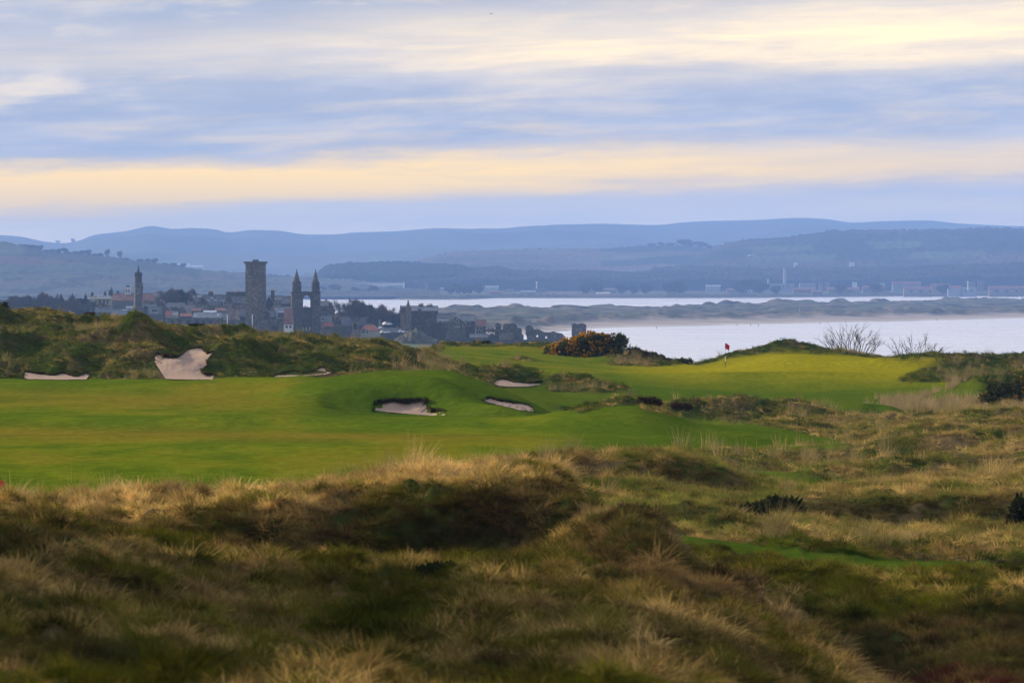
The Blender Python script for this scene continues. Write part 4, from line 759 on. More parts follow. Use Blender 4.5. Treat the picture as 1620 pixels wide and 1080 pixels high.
for (u, D, w, h, lb, sd_) in ((94, 362, 40, 19, 'black rounded bush on the skyline of the left dunes', 21), (-4, 352, 30, 26, 'dark bush on the dune top at the left edge of the picture', 22), (142, 357, 12, 12, 'small pale dry bush on the dune skyline left of the slender ruined tower', 23), (640, 366, 40, 9, 'low dark heather patch on the dune right of the yellow post', 24), (762, 534, 24, 10, 'dark low scrub on the course rim below the gabled house', 25), (310, 361, 22, 10, 'low dark scrub on the skyline below the slate roofs', 26), (450, 369, 18, 5, 'small dark scrub on the skyline beneath the white cottage', 27)):
    s = D / FP; Lm = [((q - .5) * w * s, 0, h * s * (.3 + .25 * rnd.random()), w * s * .28, .5, h * s * .5) for q in (.1, .3, .5, .7, .9)]
    bush('scrub_bush', lb, 'bush', u, D, Lm, 1300, .10, 0, seed=sd_, mats=((m_brown if sd_ in (23,) else m_darkleaf), None), dead=.1 if sd_ != 24 else .5, sink=.08)
for (u, D, w, h, lb, sd_) in ((1078, 300, 26, 11, 'pale dry grey bush at the right end of the rough mound', 31), (1027, 221, 30, 18, 'pale windblown tuft bush on the brow of the smooth green mound', 32), (690, 60.5, 60, 46, 'dark weedy plant in the shaded near grass', 33), (648, 48, 80, 52, 'dark clump of weeds at the bottom of the near slope', 34), (900, 46, 60, 40, 'dark low weeds at the bottom edge below the near slope', 35), (1012, 71.5, 60, 26, 'dark green grassy clump on the shoulder of the near dune', 36)):
    s = D / FP; Lm = [((q - .5) * w * s, 0, h * s * .3, w * s * .3, .15, h * s * .45) for q in (.15, .4, .6, .85)]
    bush('dry_bush' if sd_ < 33 else 'weed_clump', lb, 'plant' if sd_ > 32 else 'bush', u, D, Lm, 420, .12 if D > 100 else .07, 0, seed=sd_, mats=({31: m_brown, 32: m_brown}.get(sd_, m_darkleaf if sd_ != 36 else leafmat('rush_green', (.022, .034, .006), (.06, .075, .014))), None), sink=.03)
# bare shrubs on the cliff edge
def bare_shrub(u, D, w, h, label, seed, n=26, lean=0.):
    rg = random.Random(seed); t = empty('bare_shrub', at(u, D, -.3), label, 'shrub'); s = D / FP; a_, b_ = MB(), MB()
    def grow(mb, p, d, l, r, dep):
        q = p + d * l; mb.tube(p, q, r, r * .7, 3)
        if dep == 0: return
        for _ in range(rg.choice((2, 2, 3))):
            dd = (d + Vector((rg.gauss(0, .30), rg.gauss(0, .30), rg.gauss(.05, .22)))).normalized(); grow(mb, p.lerp(q, rg.uniform(.45, 1)), dd, l * rg.uniform(.55, .8), r * .66, dep - 1)
    for k in range(n):
        f = (k + rg.random()) / n * 2 - 1; d = Vector((f * .75 + lean, rg.gauss(0, .2), 1.0)).normalized(); grow(a_, Vector((f * w * s * .32, rg.uniform(-.4, .4), 0)), d, h * s * rg.uniform(.34, .5) * (1 - .25 * f * f), .038, 3)
    tag(a_.build('branches', m_bark, t, fix=False), kind='stuff'); 
bare_shrub(1348, 533, 80, 66, 'tall leafless shrub standing against the pale water behind the green', 5, 24)
bare_shrub(1452, 532, 88, 54, 'low spreading leafless shrub with a gap in it, nearer the right edge', 6, 17)
# pale tall grass stands
def stand(u0, u1, d0, d1, n, sc0, seed, ti=(.36, .28, .15)):
    rg = np.random.RandomState(seed); u = rg.uniform(u0, u1, n); D = rg.uniform(d0, d1, n); x = (u - CX) / FP * D; z = ground(u, D) + HC
    T = np.array(ti) * (.7 + .5 * rg.rand(n))[:, None]; s = sc0 * (.6 + .7 * rg.rand(n)); return np.stack([x, D, z], -1), T, s, rg
for nm, a in (('tall_pale_grass', (1370, 1560, 318, 352, 520, 1.0, 3)), ('pale_grass_fringe', (1545, 1720, 300, 326, 360, .9, 4))):
    p, T, s, rg = stand(*a); pu = CX + p[:, 0] / p[:, 1] * FP; k = rg.rand(len(p)) < np.clip(.9 - np.abs((pu - (a[0] + a[1]) / 2) / ((a[1] - a[0]) / 2)) ** 1.5 + 1.4 * pn(p[:, 0] / 1.3, p[:, 1] / 4, 6), 0, 1); p, T, s = p[k], T[k], s[k]; n = len(p); s = s * (.75 + .9 * np.clip(pn(p[:, 0] / .7, p[:, 1] / 3, 8) + .3, -.3, 1)); scatter(nm, p, np.stack([.08 * rg.normal(size=n), .05 + .1 * rg.normal(size=n), .4 * rg.normal(size=n)], -1), np.stack([s, s, s * 1.1], -1), 3 + (rg.rand(n) < .5), T, far_c)
# low wire at the foot of the ridge
t = empty('wire_fence', at(1420, 97.5, 0), 'thin dark sagging wire with short pegs along the mown strip below the ridge', 'fence'); wv = MB()
prev = None; us_ = list(np.arange(1245, 1640, 9))
for i, u in enumerate(us_):
    D = 98.2; p = Vector(at(u, D, .07 + .03 * math.sin(i * 1.7))) - t.location
    if prev is not None: wv.tube(prev, p, .008, .008, 4)
    prev = p
wv.build('wire', m_bark, t)
for u in us_[::8]: q = Vector(at(u, 98.2, 0)) - t.location; MB().box(q.x - .012, q.x + .012, q.y - .012, q.y + .012, q.z - .1, q.z + .13).build('peg', m_bark, t)
t = empty('fallen_branch', at(1290, 98.6, .04), 'bare twiggy branch lying at the foot of the rough ridge', 'branch'); b = MB(); q = Vector((-.45, 0, .06)); rg = random.Random(3)
for k in range(9):
    e = q + Vector((.11, rg.uniform(-.03, .03), rg.uniform(-.02, .015))); b.tube(q, e, .011, .009, 5)
    if k % 2: b.tube(e, e + Vector((.08, .02, rg.uniform(.04, .12))), .006, .003, 4)
    q = e
b.build('branch', m_bark, t)
# bare earth with dead bracken at the lower right
m_earth = mat('red_bracken', (.10, .028, .020), rough=1, var=.4, scale=9)
n = 5200; u = rs.uniform(1330, 1600, n); D = rs.uniform(58.5, 63.5, n); k = (np.abs((u - 1500) / 130) ** 2 + ((D - 60.6) / 2.4) ** 2 < 1); u, D = u[k], D[k]; n = len(u)
scatter('dead_bracken', np.stack([(u - CX) / FP * D, D, ground(u, D) + HC + .01], -1), rs.normal(size=(n, 3)) * .4, np.ones((n, 3)) * .7, (rs.rand(n) * 3).astype(int), np.array([.085, .028, .022]) * (.5 + rs.rand(n))[:, None], near_c)

# ------------------------------------------------------------------ the town
def stone(name, c, c2, k=.30, sc=1.1, light=(.40, .35, .27)): return mat(name, c, rough=.95, var=.25, scale=.16, col2=c2, vor=(sc, k, light), spec=.1)
m_st_dark = stone('weathered_stone', (0.076, 0.066, 0.054), (0.050, 0.046, 0.040), .35, 1.6, (0.187, 0.166, 0.130)); m_st_tan = stone('tan_stone', (0.158, 0.133, 0.097), (0.122, 0.101, 0.079), .3, 1.4, (0.288, 0.252, 0.187)); m_st_grey = stone('grey_stone', (0.090, 0.085, 0.076), (0.065, 0.061, 0.058), .25, 1.5)
m_st_black = stone('sooty_stone', (0.040, 0.036, 0.034), (0.025, 0.025, 0.025), .25, 1.3, (0.072, 0.068, 0.065)); m_harl = mat('pale_harling', (.30, .285, .255), rough=.95, var=.12, scale=.4); m_cream = mat('cream_stone', (.33, .285, .21), rough=.9, var=.15, scale=.3)
m_slate = mat('slate', (.055, .060, .072), rough=.55, var=.3, scale=.7, col2=(.075, .080, .090), spec=.4); m_slate2 = mat('blue_slate', (.075, .085, .11), rough=.5, var=.25, scale=.5, spec=.45); m_tile = mat('red_pantile', (.26, .085, .045), rough=.85, var=.3, scale=.8, col2=(.20, .075, .05))
m_tileb = mat('brown_tile', (.16, .085, .065), rough=.9, var=.3, scale=.5); m_glass = mat('window_glass', (.03, .04, .055), rough=.15, spec=.6); m_wh = mat('white_paint', (.60, .60, .58), rough=.6); m_sky = mat('skylight_glass', (.40, .44, .50), rough=.15, spec=.8); m_lead = mat('lead_roof', (.17, .185, .20), rough=.5, var=.2, scale=.5); m_pot = mat('chimney_pot', (.36, .20, .12), rough=.9)
m_wood_d = mat('dark_timber', (.05, .045, .04), rough=.9); m_brick = stone('brown_rubble', (.15, .095, .07), (.11, .08, .065), .3)
def place(name, u, y, D, label, cat, rz=0, group=None):
    x, yy, z = P(u, y, D); return empty(name, (x, yy, z), label, cat, rz, group)
def window(t, x, y, z, w, h, m=None, frame=True, rows=1):
    if frame: f = MB().box(x - w / 2 - .09, x + w / 2 + .09, y - .04, y + .10, z - .09, z + h + .09).build('window', m_wh if frame is True else frame, t); g = MB().box(x - w / 2, x + w / 2, y - .07, y + .02, z, z + h).build('pane', m or m_glass, f)
    else: MB().box(x - w / 2, x + w / 2, y - .03, y + .2, z, z + h).build('window', m or m_glass, t)
def chimney(t, x, y, z0, z1, w, d=.9, pots=3, m=None):
    c = MB().box(x - w / 2, x + w / 2, y - d / 2, y + d / 2, z0, z1).build('chimney', m or m_st_dark, t); MB().box(x - w / 2 - .12, x + w / 2 + .12, y - d / 2 - .12, y + d / 2 + .12, z1, z1 + .18).build('chimney_cope', m or m_st_dark, c)
    for k in range(pots): MB().cyl(x + (k - (pots - 1) / 2) * w / max(pots, 1) * .95, y, z1 + .18, z1 + .85, .15, .12, 7).build('chimney_pot', m_pot, c)
def house(u0, u1, yb, ye, yr, D, label, kind='side', wall=None, roof=None, depth=8, chim=(), wins=(), rz=0, name='house', sky=(), cat='house', crow=False, group=None, hip=0, dorm=(), door=None):
    """u0,u1 outer walls; yb base, ye eaves, yr ridge rows; chim (u, top row, width m); wins (u, row of sill, w m, h m)"""
    px = D / FP; uc = (u0 + u1) / 2; w = (u1 - u0) * px / math.cos(rz); he = (yb - ye) * px; hr = (yb - yr) * px; wall = wall or m_st_grey; roof = roof or m_slate
    t = place(name, uc, yb, D, label, cat, rz, group); X = lambda u: (u - uc) * px; Z = lambda y: (yb - y) * px
    mb = MB()
    if kind == 'side':
        mb.slab([[(0, -1.0), (depth, -1.0), (depth, he), (depth / 2, hr if not hip else he), (0, he)]], 0, 1) if False else None
        v = [(x, y, z) for x in (-w / 2, w / 2) for y, z in ((0, -1.5), (depth, -1.5), (depth, he), (depth / 2, hr - .05 if not hip else he), (0, he))]
        mb.v = v; mb.f = [(0, 1, 2, 3, 4), (9, 8, 7, 6, 5), (0, 4, 9, 5), (1, 6, 7, 2), (0, 5, 6, 1), (4, 3, 8, 9), (3, 2, 7, 8)]
        mb.build('wall', wall, t)
        o, th = .3, .16; r = MB(); sl = (hr - he) / (depth / 2)
        for s in (0, 1):
            y0, yr_ = (-o, depth / 2) if s == 0 else (depth + o, depth / 2); z0 = he - o * sl + .05; zt = hr + .05; hx = w / 2 + .12; hh = hip * px
            i = len(r.v); r.v += [(-hx, y0, z0), (hx, y0, z0), (hx - hh, yr_, zt), (-hx + hh, yr_, zt), (-hx, y0, z0 + th), (hx, y0, z0 + th), (hx - hh, yr_, zt + th), (-hx + hh, yr_, zt + th)]
            r.f += [tuple(i + k for k in q) for q in ((0, 1, 2, 3), (4, 5, 6, 7), (0, 1, 5, 4), (1, 2, 6, 5), (2, 3, 7, 6), (3, 0, 4, 7))]
        if hip:
            for s in (-1, 1): hx = s * (w / 2 + .12); r.v += [(hx, -o, he - o * sl + .05 + th), (hx, depth + o, he - o * sl + .05 + th), (hx - s * hip * px, depth / 2, hr + .05 + th)]; i = len(r.v) - 3; r.f.append((i, i + 1, i + 2))
        ro = r.build('roof', roof, t); MB().box(-w / 2 + hip * px, w / 2 - hip * px, depth / 2 - .14, depth / 2 + .14, hr + .18, hr + .36).build('ridge', m_lead, ro)
        rt = lambda z: (z - he) / max(hr - he, .1) * depth / 2        # y on the front slope at height z
    else:
        v = [(x, y, z) for y in (0, depth) for x, z in ((-w / 2, -1.5), (w / 2, -1.5), (w / 2, he), (0, hr), (-w / 2, he))]
        mb.v = v; mb.f = [(0, 1, 2, 3, 4), (9, 8, 7, 6, 5), (0, 4, 9, 5), (1, 6, 7, 2), (0, 5, 6, 1), (4, 3, 8, 9), (3, 2, 7, 8)]; mb.build('wall', wall, t)
        r = MB(); th = .18; o = .2; sl = (hr - he) / (w / 2); f0 = .35 if crow else -.15
        for s in (-1, 1):
            i = len(r.v); r.v += [(s * (w / 2 + o), f0, he - o * sl + .05), (0, f0, hr + .05), (0, depth + .15, hr + .05), (s * (w / 2 + o), depth + .15, he - o * sl + .05)]; r.v += [(a, b, c + th) for a, b, c in r.v[i:i + 4]]
            r.f += [tuple(i + k for k in q) for q in ((0, 1, 2, 3), (4, 5, 6, 7), (0, 1, 5, 4), (1, 2, 6, 5), (2, 3, 7, 6), (3, 0, 4, 7))]
        r.build('roof', roof, t)
        if crow:
            n = 6; c = MB()
            for k in range(n): a = k / n; zz = he + (hr - he) * (k + 1) / n + .25; c.box(-w / 2 * (1 - a) - .1, w / 2 * (1 - a) + .1, -.06, .34, he + (hr - he) * a - .2 + .002 * k, zz)
            c.build('crow_steps', wall, t)
        rt = lambda z: 0
    for c in chim: chimney(t, X(c[0]), depth / 2 if kind == 'side' else (.6 if len(c) < 4 else c[3]), (he if kind != 'side' else he + .3), Z(c[1]) - .7, c[2], pots=c[4] if len(c) > 4 else 3)
    for q in wins: window(t, X(q[0]), 0, Z(q[1]), q[2], q[3], frame=True if len(q) < 5 else q[4])
    for q in sky:
        z = Z(q[1]); y = rt(z); hh = q[3]; sl = (hr - he) / (depth / 2) if kind == 'side' else 1; dy = hh / math.hypot(1, sl)
        k = MB(); x = X(q[0]); ww = q[2] / 2; y0, y1, z0, z1 = y - .02, y + dy, z + .28, z + .28 + dy * sl; k.v = [(x - ww, y0, z0), (x + ww, y0, z0), (x + ww, y1, z1), (x - ww, y1, z1), (x - ww, y0, z0 - .15), (x + ww, y0, z0 - .15), (x + ww, y1, z1 - .15), (x - ww, y1, z1 - .15)]
        k.f = [(0, 1, 2, 3), (4, 5, 6, 7), (0, 1, 5, 4), (1, 2, 6, 5), (2, 3, 7, 6), (3, 0, 4, 7)]; k.build('skylight', m_sky, t)
    for q in dorm:                     # (u, sill row, w, h)
        z = Z(q[1]); x = X(q[0]); y = rt(z) - .2; d = MB().box(x - q[2] / 2, x + q[2] / 2, y, y + 2.5, z, z + q[3]).build('dormer', q[4] if len(q) > 4 else wall, t); MB().box(x - q[2] / 2 - .15, x + q[2] / 2 + .15, y - .2, y + 2.6, z + q[3], z + q[3] + .14).build('dormer_roof', m_lead, d)
        MB().box(x - q[2] / 2 + .15, x + q[2] / 2 - .15, y - .05, y + .05, z + .3, z + q[3] - .2).build('window', m_glass, d)
    if door: window(t, X(door[0]), 0, -1.0, 1.0, 3.0, m_wood_d)
    return t
TG = 'stone houses of the old town'
# --- square tower
def square_tower():
    D = 2570; px = D / FP; rz = math.radians(-31)
    t = place('stone_tower', 404.5, 520, D, 'tall square medieval stone tower with twin belfry windows, tallest thing in the town', 'tower', rz); H = (520 - 414) * px; a = 33.5 * px / (math.cos(rz) + math.sin(-rz)) / 2
    MB().box(-a, a, -a, a, -2, H - 1.2, .18, .18).build('shaft', m_st_tan if False else TOWERSTONE, t)
    MB().box(-a - .15 + .18, a + .15 - .18, -a - .15 + .18, a + .15 - .18, H - 1.2, H - .8).build('cornice', m_st_dark, t); p = MB(); b = a + .1
    for s in (-1, 1): p.box(s * b - .3, s * b + .3, -b - .3, b + .3, H - .8, H + .1); 
    for s in (-1, 1): p.box(-b + .3, b - .3, s * b - .3, s * b + .3, H - .8, H + .098)
    p.build('parapet', m_st_dark, t); MB().box(-1.2, 1.2, -1.0, 1.0, H - 1, H + 1.0, .2, .2).build('cap_house', m_st_dark, t)
    for zz in (.76,): MB().box(-a - .04, a + .04, -a - .04, a + .04, H * zz, H * zz + .25).build('string_course', m_st_dark, t)
    for face in (0, 1):
        for w_ in ((0, .79, 1.3, 4.6), (0, .62, .5, 1.2), (0, .40, .5, 1.0), (.15, .2, .5, 1.0)):
            h0 = H * w_[1]; c = w_[0] * a; q = MB()
            if face == 0: q.box(c - w_[2] / 2, c + w_[2] / 2, -a - .01, -a + .5, h0, h0 + w_[3])
            else: q.box(-a - .01, -a + .5, c - w_[2] / 2, c + w_[2] / 2, h0, h0 + w_[3])
            f = q.build('belfry_opening' if w_[2] > 1 else 'slit', m_wood_d, t)
            if w_[2] > 1:
                q = MB(); (q.box(c - .1, c + .1, -a - .05, -a + .1, h0, h0 + w_[3]) if face == 0 else q.box(-a - .05, -a + .1, c - .1, c + .1, h0, h0 + w_[3])); q.build('mullion', m_st_tan, f)
    window(t, a * .45, -a - .03, 2.5, 1.2, 3.2, m_wood_d, frame=False)
TOWERSTONE = mat('tower_rubble', (.105, .09, .07), rough=.95, var=.25, scale=.12, col2=(.07, .062, .05), vor=(1.7, .4, (.30, .25, .17)), spec=.1)
square_tower()
# --- twin pinnacled gable ruin
def gable_ruin():
    D = 2540; px = D / FP; t = place('ruined_cathedral_gable', 485, 527, D, 'ruined cathedral gable with two pointed pinnacle turrets and an open arch', 'ruin', math.radians(8)); X = lambda u: (u - 484.5) * px; Z = lambda y: (527 - y) * px
    for uc, w, lb in ((469.5, 16, None), (499.5, 14, None)):
        x = X(uc); r = w * px / 2
        s = MB().box(x - r, x + r, -.6, 4.2, -2, Z(463)).build('turret', m_st_dark, t); MB().box(x - r - .25, x + r + .25, -.85, 4.45, Z(463), Z(463) + .4).build('string_course', m_st_black, s)
        MB().cyl(x, 1.8, Z(463) + .4, Z(447), r * .98, r * .92, 8).build('octagon', m_st_dark, s); c = MB(); c.cyl(x, 1.8, Z(447), Z(446), r * 1.04, r * 1.04, 8); c.build('collar', m_st_dark, s)
        MB().cyl(x, 1.8, Z(446), Z(427.5), r * .74, .12, 8).build('pinnacle', m_st_dark, s); MB().cyl(x, 1.8, Z(427.5) - .1, Z(425.5), .26, .1, 6).build('finial', m_st_black, s)
        for k in (-1, 0, 1): MB().box(x + k * r * .55 - .22, x + k * r * .55 + .22, 1.8 - r * 1.0, 1.8 - r * .8, Z(461), Z(450)).build('lancet', m_wood_d, s)
    def arch(uc, hw, yt, yb, n=10): 
        r = hw * px; x = X(uc); zb = Z(yb); zt = Z(yt) - r; return [(x - r, zb), (x - r, zt)] + [(x - r * math.cos(math.pi * k / n), zt + r * 1.1 * math.sin(math.pi * k / n)) for k in range(1, n)] + [(x + r, zt), (x + r, zb)]
    top = [(X(477.5), Z(461.5)), (X(492.5), Z(461.5)), (X(492.5), Z(505)), (X(477.5), Z(505))]
    w = MB(); w.slab([[(X(477), -2), (X(477), Z(461.5)), (X(483), Z(460.8)), (X(493), Z(461.5)), (X(493), -2)], arch(485.3, 6.0, 467.5, 487), arch(479.8, 1.05, 507, 523), arch(485.2, 1.05, 507, 523), arch(490.4, 1.05, 508, 523)], .9, 2.7); w.build('east_wall', m_st_dark, t)
    mb = MB(); mb.slab([[(X(479), Z(488)), (X(480), Z(486.6)), (X(484), Z(487.6)), (X(486.3), Z(483.8)), (X(487.6), Z(487)), (X(491), Z(488))]], 1.0, 2.4); mb.build('broken_tracery', m_st_dark, t)
gable_ruin()
# --- slender west front turret
def west_front():
    D = 2600; px = D / FP; t = place('ruined_west_tower', 219, 506, D, 'slender ruined west front turret with a small spire and broken wall stubs', 'ruin', math.radians(12)); X = lambda u: (u - 219) * px; Z = lambda y: (506 - y) * px
    s = MB(); s.slab([[(X(206), -2), (X(207), Z(500)), (X(211), Z(493)), (X(213), Z(486)), (X(213.6), Z(447)), (X(224.8), Z(447)), (X(225.2), Z(452)), (X(226.4), Z(455)), (X(225.6), Z(459)), (X(225), Z(470)), (X(223.6), Z(478)), (X(224.5), Z(486)), (X(229), Z(488)), (X(233.5), Z(494)), (X(235), Z(506)), (X(235), -2)], [(X(217.6), Z(463)), (X(217.6), Z(457)), (X(218.6), Z(455.5)), (X(220), Z(457)), (X(220), Z(463))]], -1.2, 2.0); s.build('wall', m_st_grey, t)
    MB().cyl(0, .3, Z(447.5), Z(438), 5.9 * px, 5.7 * px, 8).build('lantern', m_st_dark, t); MB().cyl(0, .3, Z(438), Z(437), 6.4 * px, 6.4 * px, 8).build('string_course', m_st_dark, t); MB().cyl(0, .3, Z(437), Z(431), 6.1 * px, 6.1 * px, 8).build('crown', m_st_black, t)
    MB().cyl(0, .3, Z(431), Z(424), 3.2 * px, .9 * px, 8).build('spire', m_st_dark, t); MB().cyl(0, .3, Z(424), Z(420), .3, .08, 6).build('finial', m_st_black, t); MB().box(-.4, .4, .25, .35, Z(421.6), Z(421.2)).build('cross', m_st_black, t)
    for k in (-1, 0, 1): MB().box(k * 3.4 * px - .25, k * 3.4 * px + .25, -1.5 , -1.0, Z(446), Z(439)).build('lancet', m_wood_d, t)
    MB().box(X(228), X(233), -1.5, 1.4, -1, Z(484)).build('buttress', m_st_black, t)
west_front()
# --- long hall with cupola and portico
def hall():
    D = 2950; px = D / FP; t = house(174, 247, 492, 475.5, 464.5, D, 'long public hall with brown hipped roof and white cupola behind the slender tower', 'side', m_st_tan, m_tileb, 12, name='public_hall', cat='hall', hip=5); X = lambda u: (u - 210.5) * px; Z = lambda y: (492 - y) * px
    MB().box(X(197), X(205.5), 4.0, 7.8, Z(466), Z(454.5)).build('cupola', m_wh, t); c = MB().cyl(X(201.2), 6, Z(454.5), Z(451), 6.4 * px, 1.6 * px, 4).build('cupola_roof', m_slate, t)
    for u in (199.2, 203.4): MB().box(X(u) - .5, X(u) + .5, 3.93, 4.1, Z(463.5), Z(457)).build('louvre', m_lead, t)
    def arch(uc, hw, y0, y1, nm, m): 
        s = MB(); r = hw * px; zt = Z(y1) - r; s.slab([[(X(uc) - r, Z(y0))] + [(X(uc) - r * math.cos(math.pi * k / 10), zt + r * math.sin(math.pi * k / 10)) for k in range(11)] + [(X(uc) + r, Z(y0))]], -.12, .2); s.build(nm, m, t)
    for u in (184, 195, 206.5): arch(u, 4, 491, 477.5, 'arched_window', m_slate2)
    arch(240, 5.6, 486, 477.8, 'arched_window', m_wood_d)
    t2 = place('portico_building', 158, 484, 2930, 'small cream classical building with pillared portico at the left end of the long hall', 'building'); px = 2930 / FP; q = lambda u: (u - 158) * px; Z2 = lambda y: (484 - y) * px
    MB().box(q(150), q(175), 1.5, 9, -2, Z2(471)).build('wall', m_cream, t2); pd = MB(); pd.slab([[(q(141.5), Z2(471)), (q(155), Z2(471)), (q(148), Z2(466.6))]], -.3, 2.2); pd.build('pediment', m_cream, t2); MB().box(q(141.5), q(176), -.3, 2.2, Z2(472.6), Z2(471)).build('entablature', m_wh, t2)
    for k in range(4): MB().cyl(q(143 + k * 3.6), .3, -1, Z2(472.6), .36, .32, 10).build('column', m_cream, t2)
    r = MB(); r.box(q(149), q(176), 1.2, 9.3, Z2(471), Z2(467.5), .8, 2.2); r.build('roof', m_lead, t2)
    for k in range(3): window(t2, q(158 + k * 6), 1.5, Z2(480), .9, 1.8, frame=False)
hall()
for i, (u, yt, yb, D, lb) in enumerate(((176.5, 453.5, 466, 3000, 'tallest thin dark steeple above the hall roof'), (174, 458, 466, 3005, 'short dark steeple touching the tallest thin one'), (166.3, 459.5, 468, 3010, 'small pointed steeple above the portico building'), (186.5, 458.5, 465, 3010, 'small pinnacle on the skyline over the hall roof'), (146, 460.5, 469, 2980, 'dark pinnacle at the left corner of the portico building'), (135.4, 463, 474, 2950, 'stubby pinnacle rising from the dark trees left of the portico'), (114.6, 463.5, 474, 2960, 'thin pinnacle among the tree tops, second from the left'), (96.6, 464.5, 472, 2960, 'leftmost thin pinnacle above the tree tops'))):
    t = place('steeple', u, yb, D, lb, 'steeple'); h = (yb - yt) * D / FP; MB().box(-.7, .7, -.7, .7, -2, h * .5).build('shaft', m_st_black, t); MB().cyl(0, 0, h * .5, h, .75, .05, 6).build('spire', m_st_black, t)
# --- slate houses left of the tower
house(301, 364, 503, 484, 467, 2700, 'long dark slate house with stone gables and skylights left of the square tower', 'side', m_st_tan, m_slate, 12, chim=((332.5, 459.5, 2.2), (301, 463.5, 1.2)), sky=((315, 470, 2.4, .7), (305.5, 471, 1.0, .5), (334.5, 472.6, 1.4, .4), (329.6, 476.5, 1.6, .4), (340, 476.5, 1.6, .4), (352, 476.5, 1.2, .4)), dorm=((356, 483.5, 1.4, 2.2, m_wh), (360.4, 483.5, 1.4, 2.2, m_wh), (350.4, 484, 1.2, 1.8)), wins=((322, 490, .8, 2.2), (330, 491, .7, 2.0), (345, 492, .8, 2.2), (353, 492, .8, 2.2)))
house(310.5, 331, 503, 482.5, 469.5, 2694, 'steep stone gable projecting from the front of the long slate house', 'gable', m_st_tan, m_slate, 5, wins=((318.5, 489, .8, 2.2), (324, 489, .8, 2.2), (320.5, 477, .5, 1.2)), crow=True)
house(297, 307, 503, 478, 463.5, 2696, 'narrow tan stone gable at the left end of the long slate house', 'gable', m_st_tan, m_slate, 6, wins=((300, 482, .8, .8), (303.2, 482, .6, .7)), crow=True)
house(365, 392, 505, 479, 468, 2690, 'dark house with broad chimney stacks tucked against the left of the square tower', 'side', m_brick, m_slate, 10, chim=((362, 460, 3.0), (372, 460.2, 3.2), (380.5, 459.8, 3.6), (386, 460, 1.6)), sky=((371, 466.9, 1.6, .4), (381, 466.9, 1.4, .4)))
house(359.5, 368, 505, 480, 466.5, 2686, 'slim stone gable between the two slate roofs left of the square tower', 'gable', m_st_tan, m_slate, 5, wins=((363.6, 486, .8, 2.6),), crow=True)
house(357, 389, 512, 505, 490, 2640, 'broad reddish roof low against the foot of the square tower, left side', 'side', m_harl, m_brick, 11)
house(303, 352, 512, 504.5, 495, 2620, 'low grey glazed roof with bright skylights below the long slate house', 'side', m_st_grey, m_lead, 9, hip=3, sky=((309.4, 501, .8, 1.6), (344.6, 500.5, .8, 1.8), (316.6, 496.2, 3.4, .3), (334, 496.2, 1.4, .3)))
house(351, 363, 512, 503.5, 495.6, 2616, 'low blue grey roof with one dark skylight right of the glazed roof', 'side', m_harl, m_slate2, 7)
house(322, 342, 500, 494.5, 491.6, 2650, 'flat pale green roof light box behind the glazed roof', 'side', m_st_grey, m_sky, 5)
house(293, 309, 497, 488.5, 482.8, 2680, 'small black roofed house in front of the tan gable', 'side', m_st_grey, m_slate, 7)
house(262, 275, 503, 499.5, 492.5, 2600, 'small red tiled cottage left of the stone boundary wall', 'side', m_harl, m_tile, 6)
house(273, 281, 503, 499, 493.5, 2598, 'pale lean to roof beside the small red cottage', 'side', m_harl, m_lead, 6)
house(278, 297, 502, 495, 484.5, 2650, 'brown roofed house with a steep white edged gable among the small roofs', 'gable', m_st_grey, m_tileb, 9, chim=((289, 484, .9, 4, 2),))
house(285, 303, 503, 500.4, 496.4, 2606, 'low red roofed shed in front of the boundary wall houses', 'side', m_st_grey, m_tile, 6)
house(295.5, 302, 500, 492, 489.6, 2630, 'little yellow stone chimney house above the red shed', 'side', m_cream, m_slate, 4, chim=((298.5, 487.4, 1.0),))
house(340, 357, 496, 491.5, 487.6, 2670, 'dark low roof with pale windows under the dormers', 'side', m_st_grey, m_tileb, 7, wins=((345, 495, .9, .8), (353, 495, .9, .8)))
house(246, 266, 482, 470, 462.5, 2900, 'dark flat topped house with two chimneys beside the end of the long hall', 'side', m_st_dark, m_slate, 9, chim=((251, 460, 1.3), (262, 460, 1.3)))
house(231, 255, 503, 497, 486, 2620, 'blue slate house with a wide white dormer window right of the slender ruin', 'side', m_st_grey, m_slate2, 8, dorm=((245, 495, 3.2, 2.0, m_wh),))
house(176, 209, 503, 499, 489.8, 2620, 'blue grey roofed building left of the slender ruin', 'side', m_st_grey, m_slate2, 9, sky=((195.5, 491.5, 1.6, .5), (200.4, 491.5, .8, .5)))
house(199, 211, 494, 488, 484.5, 2700, 'pale small roof behind the blue grey roof', 'side', m_harl, m_lead, 6)
house(253, 262, 500, 484, 476, 2660, 'narrow dark house with tall thin chimney left of the cottages', 'gable', m_st_dark, m_slate, 7, chim=((254.5, 474, .8),))
house(264, 292, 492, 486, 479.5, 2760, 'row of grey roofs with small white chimneys below the trees', 'side', m_st_grey, m_slate, 8, chim=((273, 479.5, .8), (277, 479, .8)), wins=((268, 490, .8, 1), (285, 490, 1.4, 1.4)))
